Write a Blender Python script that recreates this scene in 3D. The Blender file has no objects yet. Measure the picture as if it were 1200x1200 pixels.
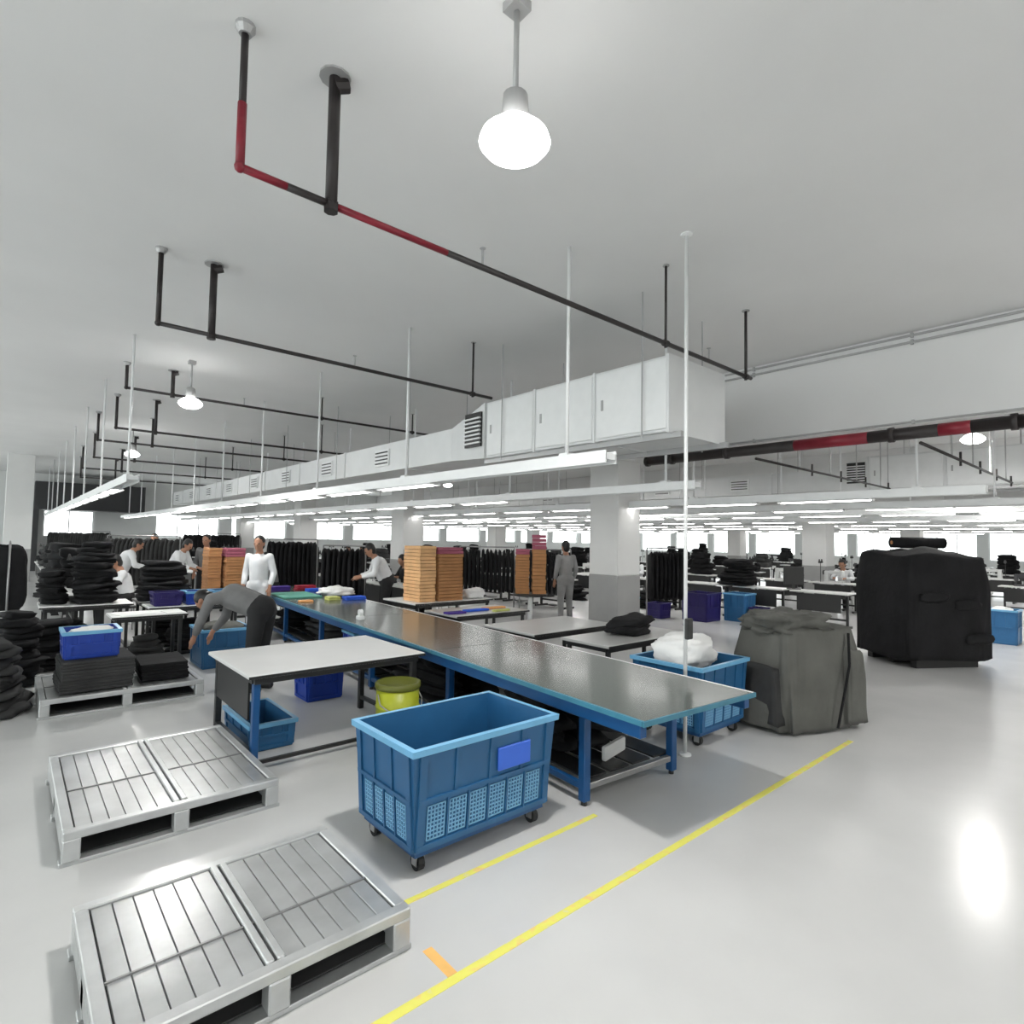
import bpy, bmesh, math, random
from mathutils import Vector, Matrix, noise
random.seed(7)
S = bpy.context.scene
COL = S.collection
H = 1.75                      # eye height
ZC = 4.4                      # ceiling height

# ------------------------------------------------------------------ camera
def make_camera(f=672.0, yaw=41.2, hor=632.0, roll=1.0):
    y = math.radians(yaw); p = math.atan((hor-600)/f); a = math.radians(roll)
    fw = Vector((math.sin(y), math.cos(y), 0)); r0 = Vector((math.cos(y), -math.sin(y), 0)); z = Vector((0, 0, 1))
    D = fw*math.cos(p)+z*math.sin(p); u0 = z*math.cos(p)-fw*math.sin(p)
    R = math.cos(a)*r0+math.sin(a)*u0; U = math.cos(a)*u0-math.sin(a)*r0
    cd = bpy.data.cameras.new('camera'); c = bpy.data.objects.new('camera', cd); COL.objects.link(c)
    cd.sensor_width = 36; cd.sensor_fit = 'HORIZONTAL'; cd.lens = 36*f/1200
    cd.clip_start = 0.05; cd.clip_end = 300
    m = Matrix((R, U, -D)).transposed().to_4x4(); m.translation = (0, 0, H)
    c.matrix_world = m
    S.camera = c
make_camera()

# ------------------------------------------------------------------ world and exposure
W = bpy.data.worlds.new('overcast_sky'); S.world = W; W.use_nodes = True
W.node_tree.nodes['Background'].inputs[0].default_value = (0.97, 0.985, 1.0, 1)
W.node_tree.nodes['Background'].inputs[1].default_value = 3.4
S.view_settings.view_transform = 'Standard'; S.view_settings.look = 'None'
S.view_settings.gamma = 1.0; S.view_settings.use_curve_mapping = False
S.view_settings.exposure = 0.68
LAMP_W = 48.0                 # high-bay lamps, watts each
TUBE = 8.0                    # emission of the fluorescent tubes

# ------------------------------------------------------------------ materials
MATS = {}
def mat(name, col, rough=0.5, metal=0.0, var=0.0, scale=8.0, bump=0.0, bscale=40.0, emit=0.0, coat=0.0, spec=0.5):
    if name in MATS: return MATS[name]
    m = bpy.data.materials.new(name); m.use_nodes = True; nt = m.node_tree; b = nt.nodes['Principled BSDF']
    c = tuple(col)+(1,)
    b.inputs['Base Color'].default_value = c; b.inputs['Roughness'].default_value = rough; b.inputs['Metallic'].default_value = metal
    b.inputs['Specular IOR Level'].default_value = spec
    if coat: b.inputs['Coat Weight'].default_value = coat; b.inputs['Coat Roughness'].default_value = 0.12
    tc = None
    if var or bump:
        tc = nt.nodes.new('ShaderNodeTexCoord')
    if var:
        n = nt.nodes.new('ShaderNodeTexNoise'); n.inputs['Scale'].default_value = scale; n.inputs['Detail'].default_value = 4
        nt.links.new(tc.outputs['Object'], n.inputs['Vector'])
        r = nt.nodes.new('ShaderNodeValToRGB')
        r.color_ramp.elements[0].position = 0.3; r.color_ramp.elements[1].position = 0.7
        r.color_ramp.elements[0].color = tuple(max(0, x*(1-var)) for x in col)+(1,)
        r.color_ramp.elements[1].color = tuple(min(1, x*(1+var)) for x in col)+(1,)
        nt.links.new(n.outputs['Fac'], r.inputs[0]); nt.links.new(r.outputs[0], b.inputs['Base Color'])
    if bump:
        n = nt.nodes.new('ShaderNodeTexNoise'); n.inputs['Scale'].default_value = bscale; n.inputs['Detail'].default_value = 3
        nt.links.new(tc.outputs['Object'], n.inputs['Vector'])
        bp = nt.nodes.new('ShaderNodeBump'); bp.inputs['Strength'].default_value = bump; bp.inputs['Distance'].default_value = 0.02
        nt.links.new(n.outputs['Fac'], bp.inputs['Height']); nt.links.new(bp.outputs[0], b.inputs['Normal'])
    if emit:
        b.inputs['Emission Color'].default_value = (1, 0.985, 0.96, 1); b.inputs['Emission Strength'].default_value = emit
    MATS[name] = m
    return m
def glass_mat():
    m = bpy.data.materials.new('window_glass'); m.use_nodes = True; nt = m.node_tree; nt.nodes.clear()
    o = nt.nodes.new('ShaderNodeOutputMaterial'); mx = nt.nodes.new('ShaderNodeMixShader')
    t = nt.nodes.new('ShaderNodeBsdfTransparent'); g = nt.nodes.new('ShaderNodeBsdfGlossy')
    t.inputs[0].default_value = (0.96, 0.98, 0.97, 1); g.inputs['Roughness'].default_value = 0.02
    mx.inputs[0].default_value = 0.06
    nt.links.new(t.outputs[0], mx.inputs[1]); nt.links.new(g.outputs[0], mx.inputs[2]); nt.links.new(mx.outputs[0], o.inputs[0])
    return m
GLASS = glass_mat()
CEIL = mat('ceiling_paint', (0.77, 0.77, 0.765), 0.9, var=0.03, scale=0.6)
WALL = mat('wall_paint', (0.74, 0.75, 0.74), 0.85, var=0.02, scale=1.0)
COLP = mat('column_paint', (0.74, 0.74, 0.73), 0.7, var=0.02, scale=2)
DADO = mat('column_dado_grey', (0.34, 0.34, 0.335), 0.6, var=0.04, scale=3)
WHITE = mat('white_enamel', (0.80, 0.81, 0.81), 0.4, var=0.02)
DUCTM = mat('duct_sheet', (0.72, 0.73, 0.73), 0.5, var=0.03, scale=3)
PIPEK = mat('pipe_black', (0.022, 0.017, 0.017), 0.45, var=0.2, scale=6)
PIPER = mat('pipe_red', (0.22, 0.008, 0.022), 0.42, var=0.15, scale=6)
CONDUIT = mat('conduit_grey', (0.42, 0.42, 0.42), 0.4, 0.4)
GALV = mat('galvanised_steel', (0.54, 0.55, 0.55), 0.32, 0.5, var=0.10, scale=7)
GALVD = mat('galvanised_sheet', (0.47, 0.48, 0.48), 0.30, 0.55, var=0.13, scale=5)
SHADE = mat('pallet_inner_shade', (0.05, 0.05, 0.05), 0.8)  # dark colour stands in for the shade inside the pallets
BLUEB = mat('bin_blue', (0.018, 0.105, 0.24), 0.42, var=0.08, scale=5)
BLUEL = mat('bin_blue_rim', (0.16, 0.42, 0.66), 0.35, var=0.05)
BLUEG = mat('bin_blue_grid', (0.20, 0.44, 0.66), 0.45)
BLUEF = mat('frame_blue', (0.006, 0.066, 0.20), 0.38, var=0.08, scale=5)
BLUEC = mat('crate_cobalt', (0.010, 0.046, 0.33), 0.42, var=0.08)
BLUEN = mat('crate_navy', (0.020, 0.012, 0.115), 0.45, var=0.10)
BLUES = mat('crate_sky', (0.03, 0.14, 0.31), 0.42, var=0.08)
LABELB = mat('bin_label_blue', (0.035, 0.13, 0.62), 0.35)
RUBBER = mat('rubber_black', (0.015, 0.015, 0.015), 0.6)
CHROME = mat('caster_steel', (0.55, 0.55, 0.55), 0.3, 0.9)
TOPG = mat('table_top_grey', (0.082, 0.096, 0.087), 0.20, var=0.10, scale=1.6, coat=0.3)
TOPE = mat('table_edge_green', (0.045, 0.19, 0.27), 0.4, var=0.1)
TOPW = mat('table_top_white', (0.70, 0.70, 0.69), 0.32, var=0.04, scale=2)
TOPGR = mat('table_top_pale_grey', (0.42, 0.42, 0.41), 0.3, var=0.05, scale=2)
BLKM = mat('metal_black', (0.018, 0.018, 0.018), 0.45)
STEEL = mat('steel_bar', (0.32, 0.32, 0.32), 0.35, 0.7)
CARD = mat('cardboard_brown', (0.40, 0.19, 0.075), 0.85, var=0.12, scale=5)
CARDL = mat('cardboard_pale', (0.72, 0.42, 0.20), 0.85, var=0.12, scale=5)
CARDP = mat('cardboard_pink', (0.33, 0.085, 0.13), 0.8, var=0.1)
CLOTHK = mat('cloth_black', (0.010, 0.010, 0.011), 0.85, var=0.3, scale=3, bump=0.35, bscale=14, spec=0.25)
CLOTHD = mat('cloth_charcoal', (0.045, 0.045, 0.045), 0.9, var=0.25, scale=3, bump=0.35, bscale=14, spec=0.25)
CLOTHG = mat('cloth_grey', (0.105, 0.105, 0.096), 0.85, var=0.16, scale=3, bump=0.4, bscale=12, spec=0.3)
CLOTHW = mat('cloth_white', (0.78, 0.78, 0.77), 0.85, var=0.04, scale=3, bump=0.3, bscale=14)
OLIVE = mat('drum_yellow_green', (0.34, 0.37, 0.015), 0.4, var=0.12)
OLIVED = mat('drum_rim_olive', (0.10, 0.11, 0.008), 0.5)
YELLOW = mat('floor_tape_yellow', (0.78, 0.74, 0.14), 0.5, var=0.14, scale=11)
ORANGE = mat('floor_tape_orange', (0.90, 0.52, 0.16), 0.5, var=0.10, scale=9)
MACH = mat('machine_white', (0.66, 0.67, 0.66), 0.35)
MACHD = mat('machine_dark', (0.05, 0.05, 0.055), 0.4)
SKIN = mat('skin', (0.36, 0.18, 0.11), 0.55)
HAIR = mat('hair_black', (0.008, 0.007, 0.007), 0.5)
SHW = mat('shirt_white', (0.72, 0.73, 0.74), 0.85, var=0.05)
SHG = mat('shirt_grey', (0.16, 0.16, 0.16), 0.85, var=0.12)
SHL = mat('shirt_lilac', (0.52, 0.47, 0.80), 0.85, var=0.05)
SHM = mat('shirt_mid_grey', (0.27, 0.27, 0.27), 0.85, var=0.1)
TRK = mat('trousers_black', (0.012, 0.012, 0.013), 0.85, var=0.2)
DARKW = mat('dark_bulkhead', (0.045, 0.045, 0.047), 0.7)
LAMPE = mat('lamp_lens', (0.9, 0.9, 0.9), 0.3, emit=6.0)
TUBEE = mat('tube_light', (0.9, 0.9, 0.9), 0.3, emit=TUBE)

def floor_mat():
    m = bpy.data.materials.new('epoxy_floor'); m.use_nodes = True; nt = m.node_tree; b = nt.nodes['Principled BSDF']
    tc = nt.nodes.new('ShaderNodeTexCoord')
    n = nt.nodes.new('ShaderNodeTexNoise'); n.inputs['Scale'].default_value = 0.9; n.inputs['Detail'].default_value = 6
    nt.links.new(tc.outputs['Object'], n.inputs['Vector'])
    r = nt.nodes.new('ShaderNodeValToRGB'); r.color_ramp.elements[0].position = 0.0; r.color_ramp.elements[1].position = 1.0
    r.color_ramp.elements[0].color = (0.50, 0.50, 0.495, 1); r.color_ramp.elements[1].color = (0.70, 0.70, 0.69, 1)
    nt.links.new(n.outputs['Fac'], r.inputs[0]); nt.links.new(r.outputs[0], b.inputs['Base Color'])
    n2 = nt.nodes.new('ShaderNodeTexNoise'); n2.inputs['Scale'].default_value = 0.8; n2.inputs['Detail'].default_value = 2
    nt.links.new(tc.outputs['Object'], n2.inputs['Vector'])
    mr = nt.nodes.new('ShaderNodeMapRange'); mr.inputs['To Min'].default_value = 0.17; mr.inputs['To Max'].default_value = 0.26
    nt.links.new(n2.outputs['Fac'], mr.inputs['Value']); nt.links.new(mr.outputs[0], b.inputs['Roughness'])
    return m
FLOORM = floor_mat()
def worn_tape():
    """yellow tape worn towards orange and bare floor in patches of its own"""
    m = MATS['floor_tape_yellow']; nt = m.node_tree; r = [n for n in nt.nodes if n.type == 'VALTORGB'][0].color_ramp
    r.elements[0].position = .34; r.elements[0].color = (.84, .58, .22, 1); r.elements[1].position = .46; r.elements[1].color = (.80, .77, .15, 1)
    e = r.elements.new(.60); e.color = (.78, .74, .14, 1); e = r.elements.new(.70); e.color = (.70, .68, .40, 1)
worn_tape()

# ------------------------------------------------------------------ mesh helpers
class MB:
    def __init__(s): s.v = []; s.f = []
    def add(s, vs, fs):
        k = len(s.v); s.v += [tuple(v) for v in vs]; s.f += [tuple(i+k for i in f) for f in fs]; return s
    def bx(s, x0, y0, z0, x1, y1, z1):
        return s.add([(x0,y0,z0),(x1,y0,z0),(x1,y1,z0),(x0,y1,z0),(x0,y0,z1),(x1,y0,z1),(x1,y1,z1),(x0,y1,z1)],
                     [(3,2,1,0),(4,5,6,7),(0,1,5,4),(1,2,6,5),(2,3,7,6),(3,0,4,7)])
    def box(s, c, d, rz=0.0):
        k = len(s.v); s.bx(-d[0]/2,-d[1]/2,-d[2]/2,d[0]/2,d[1]/2,d[2]/2)
        ca, sa = math.cos(rz), math.sin(rz)
        for i in range(k, len(s.v)):
            x,y,z = s.v[i]; s.v[i] = (c[0]+x*ca-y*sa, c[1]+x*sa+y*ca, c[2]+z)
        return s
    def cbox(s, x0, y0, z0, x1, y1, z1, b=0.008):
        """box with chamfered vertical and horizontal edges"""
        b = min(b, abs(x1-x0)*.3, abs(y1-y0)*.3, abs(z1-z0)*.3)
        def ring(i, z):
            return [(x0+i,y0+b,z),(x0+b,y0+i,z),(x1-b,y0+i,z),(x1-i,y0+b,z),(x1-i,y1-b,z),(x1-b,y1-i,z),(x0+b,y1-i,z),(x0+i,y1-b,z)]
        rings = [ring(b*.6, z0), ring(0, z0+b), ring(0, z1-b), ring(b*.6, z1)]
        vs = [p for r in rings for p in r]; fs = [tuple(range(7,-1,-1)), tuple(range(24,32))]
        for k in range(3):
            for i in range(8): fs.append((k*8+i, k*8+(i+1)%8, (k+1)*8+(i+1)%8, (k+1)*8+i))
        return s.add(vs, fs)
    def tube(s, p0, p1, r0, r1=None, n=8, cap=True):
        r1 = r0 if r1 is None else r1
        a = Vector(p0); b = Vector(p1); d = (b-a).normalized()
        u = d.orthogonal().normalized(); w = d.cross(u)
        vs = []
        for p, r in ((a, r0), (b, r1)):
            for i in range(n):
                t = 2*math.pi*i/n; vs.append(p+(u*math.cos(t)+w*math.sin(t))*r)
        fs = [(i, (i+1)%n, n+(i+1)%n, n+i) for i in range(n)]
        if cap: fs += [tuple(range(n-1,-1,-1)), tuple(range(n, 2*n))]
        return s.add(vs, fs)
    def path(s, pts, r, n=8):
        for a, b in zip(pts[:-1], pts[1:]): s.tube(a, b, r, n=n)
        return s
    def ball(s, c, r, n=10, m=6, sq=(1,1,1)):
        vs = [(c[0],c[1],c[2]-r*sq[2])]
        for j in range(1, m):
            t = math.pi*j/m
            for i in range(n):
                a = 2*math.pi*i/n
                vs.append((c[0]+r*sq[0]*math.sin(t)*math.cos(a), c[1]+r*sq[1]*math.sin(t)*math.sin(a), c[2]-r*sq[2]*math.cos(t)))
        vs.append((c[0],c[1],c[2]+r*sq[2])); L = len(vs)-1
        fs = [(0, 1+(i+1)%n, 1+i) for i in range(n)]
        for j in range(m-2):
            for i in range(n): fs.append((1+j*n+i, 1+j*n+(i+1)%n, 1+(j+1)*n+(i+1)%n, 1+(j+1)*n+i))
        fs += [(L, 1+(m-2)*n+i, 1+(m-2)*n+(i+1)%n) for i in range(n)]
        return s.add(vs, fs)
    def lathe(s, prof, c=(0,0,0), n=20):
        vs = []; fs = []
        for r, z in prof:
            for i in range(n):
                t = 2*math.pi*i/n; vs.append((c[0]+r*math.cos(t), c[1]+r*math.sin(t), c[2]+z))
        for k in range(len(prof)-1):
            for i in range(n): fs.append((k*n+i, k*n+(i+1)%n, (k+1)*n+(i+1)%n, (k+1)*n+i))
        if prof[0][0] > 1e-4: fs.append(tuple(range(n-1,-1,-1)))
        if prof[-1][0] > 1e-4: fs.append(tuple((len(prof)-1)*n+i for i in range(n)))
        return s.add(vs, fs)
    def build(s, name, m, parent=None, smooth=False, loc=None, rz=0.0):
        me = bpy.data.meshes.new(name); me.from_pydata(s.v, [], s.f); me.update()
        me.materials.append(m)
        if smooth: me.polygons.foreach_set('use_smooth', [True]*len(me.polygons))
        o = bpy.data.objects.new(name, me); COL.objects.link(o)
        if parent: o.parent = parent
        if loc: o.location = loc
        o.rotation_euler.z = rz
        return o
def tag(o, label=None, cat=None, group=None, kind=None):
    if label: o['label'] = label
    if cat: o['category'] = cat
    if group: o['group'] = group
    if kind: o['kind'] = kind
    return o
def thing(name, label, cat, loc=(0,0,0), rz=0.0, group=None):
    o = bpy.data.objects.new(name, None); COL.objects.link(o); o.empty_display_size = 0.1
    o.location = loc; o.rotation_euler.z = rz
    return tag(o, label, cat, group)
def struct(o, label=None): return tag(o, label, None, None, 'structure')
KIDS = {}
def kids(o): return [c for c in bpy.data.objects if c.parent == o]
def copy_tree(o, loc, rz=0.0, label=None, group=None, scale=None):
    ks = KIDS.get(o.name)
    if ks is None:
        ks = [(c, kids(c)) for c in kids(o)]; KIDS[o.name] = ks
    r = o.copy(); COL.objects.link(r); r.location = loc; r.rotation_euler.z = rz
    if scale: r.scale = scale
    if label: r['label'] = label
    if group: r['group'] = group
    for c, gs in ks:
        d = c.copy(); COL.objects.link(d); d.parent = r
        for g in gs:
            e = g.copy(); COL.objects.link(e); e.parent = d
    return r
def pile(rx, ry, h, seed=0, th=.075):
    """a slumped pile of soft folded garments, standing on z=0"""
    r = random.Random(seed); b = MB(); n = max(2, round(h/th)); th = h/n
    for i in range(n):
        q = i/n; k = (1-.34*q*q)*r.uniform(.86, 1.04)
        l = lump(rx*k, ry*k*r.uniform(.9, 1.05), th*.62, seed*13+i, .2, 2.6, 30, 10, .5, .05)
        a = r.uniform(-.35, .35); ca, sa = math.cos(a), math.sin(a); dx, dy = r.uniform(-.12, .12)*rx, r.uniform(-.12, .12)*ry
        sl = r.uniform(-.10, .10); zz = i*th*.97
        vs = [(x*ca-y*sa+dx, x*sa+y*ca+dy, max(0.0, z+zz+(sl*x if i else 0))) for x, y, z in l.v]
        b.add(vs, l.f)
    return b
def lump(rx, ry, rz, seed=0, amp=0.16, freq=2.2, n=44, m=26, box=0.72, fold=0.10):
    amp *= 1.5
    """rounded, creased heap of cloth standing on z=0; box<1 makes it squarer"""
    b = MB(); b.ball((0,0,0), 1.0, n, m)
    off = Vector((seed*3.7, seed*1.9, seed*5.3)); vs = []
    for x,y,z in b.v:
        def sg(t): return math.copysign(abs(t)**box, t)
        p = Vector((sg(x), sg(y), sg(z)))
        q = p*0.5*freq+off
        k = 1+amp*noise.noise(q)+fold*(1-abs(noise.noise(Vector((q.x*2.2, q.y*2.2, q.z*4.2))+Vector((9,2,4)))*3.0))*0.8+fold*0.6*noise.noise(q*5.5)
        p = Vector((p.x*rx*k, p.y*ry*k, p.z*rz*k))
        vs.append((p.x, p.y, max(0.0, p.z+rz)))
    zmax = max(v[2] for v in vs); s = 2*rz/zmax
    b.v = [(x, y, z*s) for x,y,z in vs]
    return b
# ================================================================== the building
X0, X1, Y0, Y1 = -8.0, 42.0, -7.0, 34.0
struct(MB().bx(X0-.2, Y0-.2, -.12, X1+.2, Y1+.2, 0).build('floor', FLOORM), 'pale grey polished epoxy factory floor')
struct(MB().bx(X0-.2, Y0-.2, ZC, X1+.2, Y1+.2, ZC+.15).build('ceiling', CEIL), 'light grey painted concrete ceiling')
WIN_N = [0]
def window(x0, x1, y0, y1, z0, z1, axis):
    """one window in a wall; axis is the wall's normal"""
    WIN_N[0] += 1
    t = 0.03
    w = thing('window_%d' % WIN_N[0], None, None); w['kind'] = 'structure'
    f = MB(); cx, cy = (x0+x1)/2, (y0+y1)/2
    if axis == 'x':
        L = y1-y0; P = lambda a, b, c, d: f.bx(cx-t, y0+a, z0+c, cx+t, y0+b, z0+d)
    else:
        L = x1-x0; P = lambda a, b, c, d: f.bx(x0+a, cy-t, z0+c, x0+b, cy+t, z0+d)
    hh = z1-z0
    P(0, .06, 0, hh); P(L-.06, L, 0, hh); P(.06, L-.06, 0, .06); P(.06, L-.06, hh-.06, hh)
    f.build('window_frame', WHITE, w)
    n = max(2, round(L/1.0))
    for i in range(1, n):
        a = L*i/n; m = MB(); f = m; P(a-.025, a+.025, .06, hh-.06); m.build('mullion', WHITE, w)
    for i in range(n):
        a, b = L*i/n+.02, L*(i+1)/n-.02
        g = MB()
        if axis == 'x': g.bx(cx-.004, y0+a, z0+.04, cx+.004, y0+b, z1-.04)
        else: g.bx(x0+a, cy-.004, z0+.04, x0+b, cy+.004, z1-.04)
        g.build('window_pane', GLASS, w)
    return w
def portal(loc, sx, sy, rot):
    l = bpy.data.lights.new('window_portal', 'AREA'); l.shape = 'RECTANGLE'; l.size = sx; l.size_y = sy; l.cycles.is_portal = True
    o = bpy.data.objects.new('window_portal', l); COL.objects.link(o); o.location = loc; o.rotation_euler = rot
# left wall, along the side of the camera: tall windows between piers
m = MB(); m.bx(X0-.2, Y0, 0, X0, Y1, .55); m.bx(X0-.2, Y0, 3.7, X0, Y1, ZC)
ys = [Y0+0.4+4.0*i for i in range(10)]
pv = Y0
for y in ys:
    m.bx(X0-.2, pv, .55, X0, y, 3.7); pv = y+3.5
m.bx(X0-.2, pv, .55, X0, Y1, 3.7)
struct(m.build('wall_left', WALL))
for y in ys: window(X0-.2, X0, y, y+3.5, .55, 3.7, 'x')
portal((X0+.02, (Y0+Y1)/2, 2.12), 3.15, Y1-Y0, (0, math.radians(-90), 0))
# back wall behind the camera
m = MB(); bw = []
m.bx(X0, Y0-.2, 0, X1, Y0, 2.4); m.bx(X0, Y0-.2, 3.3, X1, Y0, ZC); pv = X0
for a, b in bw: m.bx(pv, Y0-.2, 2.4, a, Y0, 3.3); pv = b
m.bx(pv, Y0-.2, 2.4, X1, Y0, 3.3)
struct(m.build('wall_back', WALL))
for a, b in bw: window(a, b, Y0-.2, Y0, 2.4, 3.3, 'y')
# right wall far across the hall: a band of windows
m = MB(); m.bx(X1, Y0, 0, X1+.2, Y1, .98); m.bx(X1, Y0, 2.62, X1+.2, Y1, ZC); pv = Y0
ys = [Y0+.6+3.4*i for i in range(12)]
for y in ys: m.bx(X1, pv, .98, X1+.2, y, 2.62); pv = y+2.9
m.bx(X1, pv, .98, X1+.2, Y1, 2.62)
struct(m.build('wall_right', WALL))
for y in ys: window(X1, X1+.2, y, y+2.9, .98, 2.62, 'x')
portal((X1-.02, (Y0+Y1)/2, 1.8), 1.64, Y1-Y0, (0, math.radians(90), 0))
# far wall with the dark bulkhead over a strip window
fw = [(1.15, 3.05)]+[(5.6+3.6*i, 8.6+3.6*i) for i in range(10)]
m = MB(); m.bx(X0, Y1, 0, X1, Y1+.2, 1.5); m.bx(X0, Y1, 2.75, X1, Y1+.2, ZC); pv = X0
for a, b in fw: m.bx(pv, Y1, 1.5, a, Y1+.2, 2.75); pv = b
m.bx(pv, Y1, 1.5, X1, Y1+.2, 2.75)
struct(m.build('wall_far', WALL))
for a, b in fw: window(a, b, Y1, Y1+.2, 1.5, 2.75, 'y')
struct(MB().bx(.78, Y1-1.4, 2.72, 4.9, Y1-.05, 3.95).build('trim_1', DARKW), 'dark bulkhead above the far strip window')
struct(MB().bx(.72, Y1-1.4, 0, .95, Y1-.05, 2.72).build('trim_2', DARKW))
# beams and columns
for bx0 in (8.3, 18.0, 27.7):
    struct(MB().bx(bx0, Y0, 3.25, bx0+.75, Y1, ZC).build('beam', CEIL), 'deep grey concrete ceiling beam')
def column(x, y, w=.68):
    c = thing('column', 'square white concrete column with grey painted base', None, (x, y, 0)); c['kind'] = 'structure'
    MB().cbox(0, 0, 1.12, w, w, 3.3 if x > 5 else ZC, .015).build('shaft', COLP, c)
    MB().cbox(-.006, -.006, 0, w+.006, w+.006, 1.12, .015).build('painted_base', DADO, c)
for cx in (8.35, 18.05, 27.75):
    for cy in (6.6, 14.2, 21.8, 29.4): column(cx, cy)
column(-.15, 26.0, .75)
# yellow floor tape
def tape(x0, y0, x1, y1, label, m=YELLOW):
    o = MB().bx(x0, y0, 0, x1, y1, .0015).build('floor_tape', m); tag(o, label, 'floor tape', kind='structure')
tape(.85, 1.886, 5.75, 1.93, 'long yellow tape line along the aisle edge')
tape(1.50, 2.43, 2.90, 2.468, 'short yellow tape line in front of the large blue bin')
tape(1.395, 1.931, 1.44, 2.12, 'short yellow orange tape piece joining the aisle line by the near pallet', ORANGE)

# ================================================================== ceiling services
def sprinkler_line(label, Y, xa, xb, z, r, hang, drops, redspans=(), endrise=None):
    """a branch pipe along X hung from the ceiling"""
    t = thing('sprinkler_pipe', label, 'pipe', (0, Y, 0), 0, 'sprinkler pipes under the ceiling')
    cuts = sorted(set([xa, xb]+[v for s in redspans for v in s]))
    for a, b in zip(cuts[:-1], cuts[1:]):
        red = any(s[0]-1e-6 <= a and b <= s[1]+1e-6 for s in redspans)
        MB().tube((a, 0, z), (b, 0, z), r, n=10).build('pipe_run', PIPER if red else PIPEK, t, True)
    MB().ball((xa, 0, z), r*1.35).build('elbow', PIPER if redspans else PIPEK, t, True)
    if endrise:                       # the upright at the near end, painted red low down
        zr = endrise
        MB().tube((xa, 0, z), (xa, 0, zr), r*1.1, n=10).build('riser', PIPER if redspans else PIPEK, t, True)
        MB().tube((xa, 0, zr), (xa, 0, ZC), r*.9, n=10).build('riser', PIPEK, t, True)
        MB().lathe([(r*1.5, 0), (r*2.4, .03), (r*2.4, .05)], (xa, 0, ZC-.05), 12).build('ceiling_flange', CONDUIT, t)
    for x, rr in hang:
        MB().tube((x, 0, z), (x, 0, ZC), rr, n=10).build('hanger', PIPEK, t, True)
        c = MB().tube((x-.03, 0, z), (x+.03, 0, z), r*1.5, n=10); c.tube((x, 0, z-r*2.0), (x, 0, z), rr*1.2, n=8)
        c.build('clamp', PIPEK, t)
        if rr > .02: MB().tube((x, 0, ZC-.06), (x+.07, -.02, ZC-.03), rr*1.2, n=8).build('bracket', PIPEK, t)
        MB().lathe([(rr*2.6, 0), (rr*2.6, .012)], (x, 0, ZC-.012), 12).build('ceiling_plate', CONDUIT, t)
    for x in drops:
        d = MB().tube((x, 0, z+r*.5), (x, 0, z+r+.10), .009, n=6); d.lathe([(.004, .0), (.022, .012), (.022, .016)], (x, 0, z+r+.10), 8)
        d.build('sprinkler_head', CONDUIT, t)
    return t
sprinkler_line('near sprinkler pipe with red painted bend, hanging before the white duct end', 3.10, .81, 6.32, 3.64, .021,
               [(1.30, .034), (4.62, .012), (6.2, .016)], [2.4, 5.4], [(.81, 1.05), (1.32, 2.1)], 3.98)
sprinkler_line('second black sprinkler pipe running in behind the white duct', 6.1, .95, 4.93, 3.69, .021,
               [(1.40, .034), (4.6, .014)], [2.9], (), ZC-.02)
sprinkler_line('third black sprinkler pipe, next behind the one that meets the duct', 10.6, 1.27, 7.6, 4.0, .022,
               [(1.9, .03), (4.4, .014), (6.4, .014)], [3.0], (), ZC-.02)
G6 = 'black sprinkler pipe in the far ceiling beyond the small pendant lamp'
for (yy, xa, z, hs) in ((13.2, 1.45, 3.75, [(2.1, .028), (5.5, .014)]), (15.4, 1.37, 3.77, [(2.4, .028), (5.4, .014)]),
                       (18.6, 1.6, 3.72, [(2.5, .03), (5.0, .016)]), (21.8, 1.6, 3.7, [(2.6, .03), (5.0, .016)]), (25.0, 1.8, 3.66, [(2.8, .03)])):
    sprinkler_line(G6, yy, xa, 8.2, z, .024, hs, [], (), ZC-.02)
# the fire main along the beam, with red painted lengths
fm = thing('fire_main', 'thick dark fire main with red painted lengths along the concrete beam', 'pipe')
cuts = [(-4, 1.42, PIPEK), (1.42, 1.72, PIPER), (1.72, 2.45, PIPEK), (2.45, 3.35, PIPER), (3.35, 5.75, PIPEK)]
for a, b, mm in cuts: MB().tube((8.1, a, 3.11), (8.1, b, 3.11), .075, n=14).build('pipe_run', mm, fm, True)
for y in (-1.0, 1.05, 2.2, 4.35, 5.3):
    MB().tube((8.1, y-.03, 3.11), (8.1, y+.03, 3.11), .092, n=14).build('coupling', PIPEK, fm, True)
    MB().bx(8.08, y+.04, 3.1, 8.298, y+.08, 3.2).build('bracket', CONDUIT, fm)
MB().tube((8.1, 5.75, 3.11), (8.1, 5.80, 3.11), .088, n=14).build('end_cap', PIPEK, fm, True)
for yy in (1.9, 3.9):
    t = thing('sprinkler_pipe', 'thin sprinkler pipe crossing beyond the fire main', 'pipe', (0, yy, 0), 0, 'sprinkler pipes beyond the beam')
    MB().tube((8.1, 0, 2.98), (14.2, 0, 2.98), .02, n=8).build('pipe_run', PIPEK, t, True)
    for x in (9.6, 10.9, 12.2, 13.6):
        MB().tube((x, 0, 3.0), (x, 0, ZC), .011, n=6).build('hanger', CONDUIT, t)
        MB().tube((x+.5, 0, 2.9), (x+.5, 0, 3.1), .016, n=6).build('sprinkler_head', PIPEK, t)
for k, z in enumerate((ZC-.045, ZC-.13)):
    c = thing('conduit', ('upper', 'lower')[k]+' of two thin grey conduits clipped along the top of the beam', 'conduit')
    MB().tube((8.28, -6.8, z), (8.28, 26, z), .016, n=8).build('conduit_run', CONDUIT, c, True)
    for y in range(-6, 26, 2): MB().bx(8.258, y, z-.03, 8.298, y+.03, z+.03).build('clip', CONDUIT, c)
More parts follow.
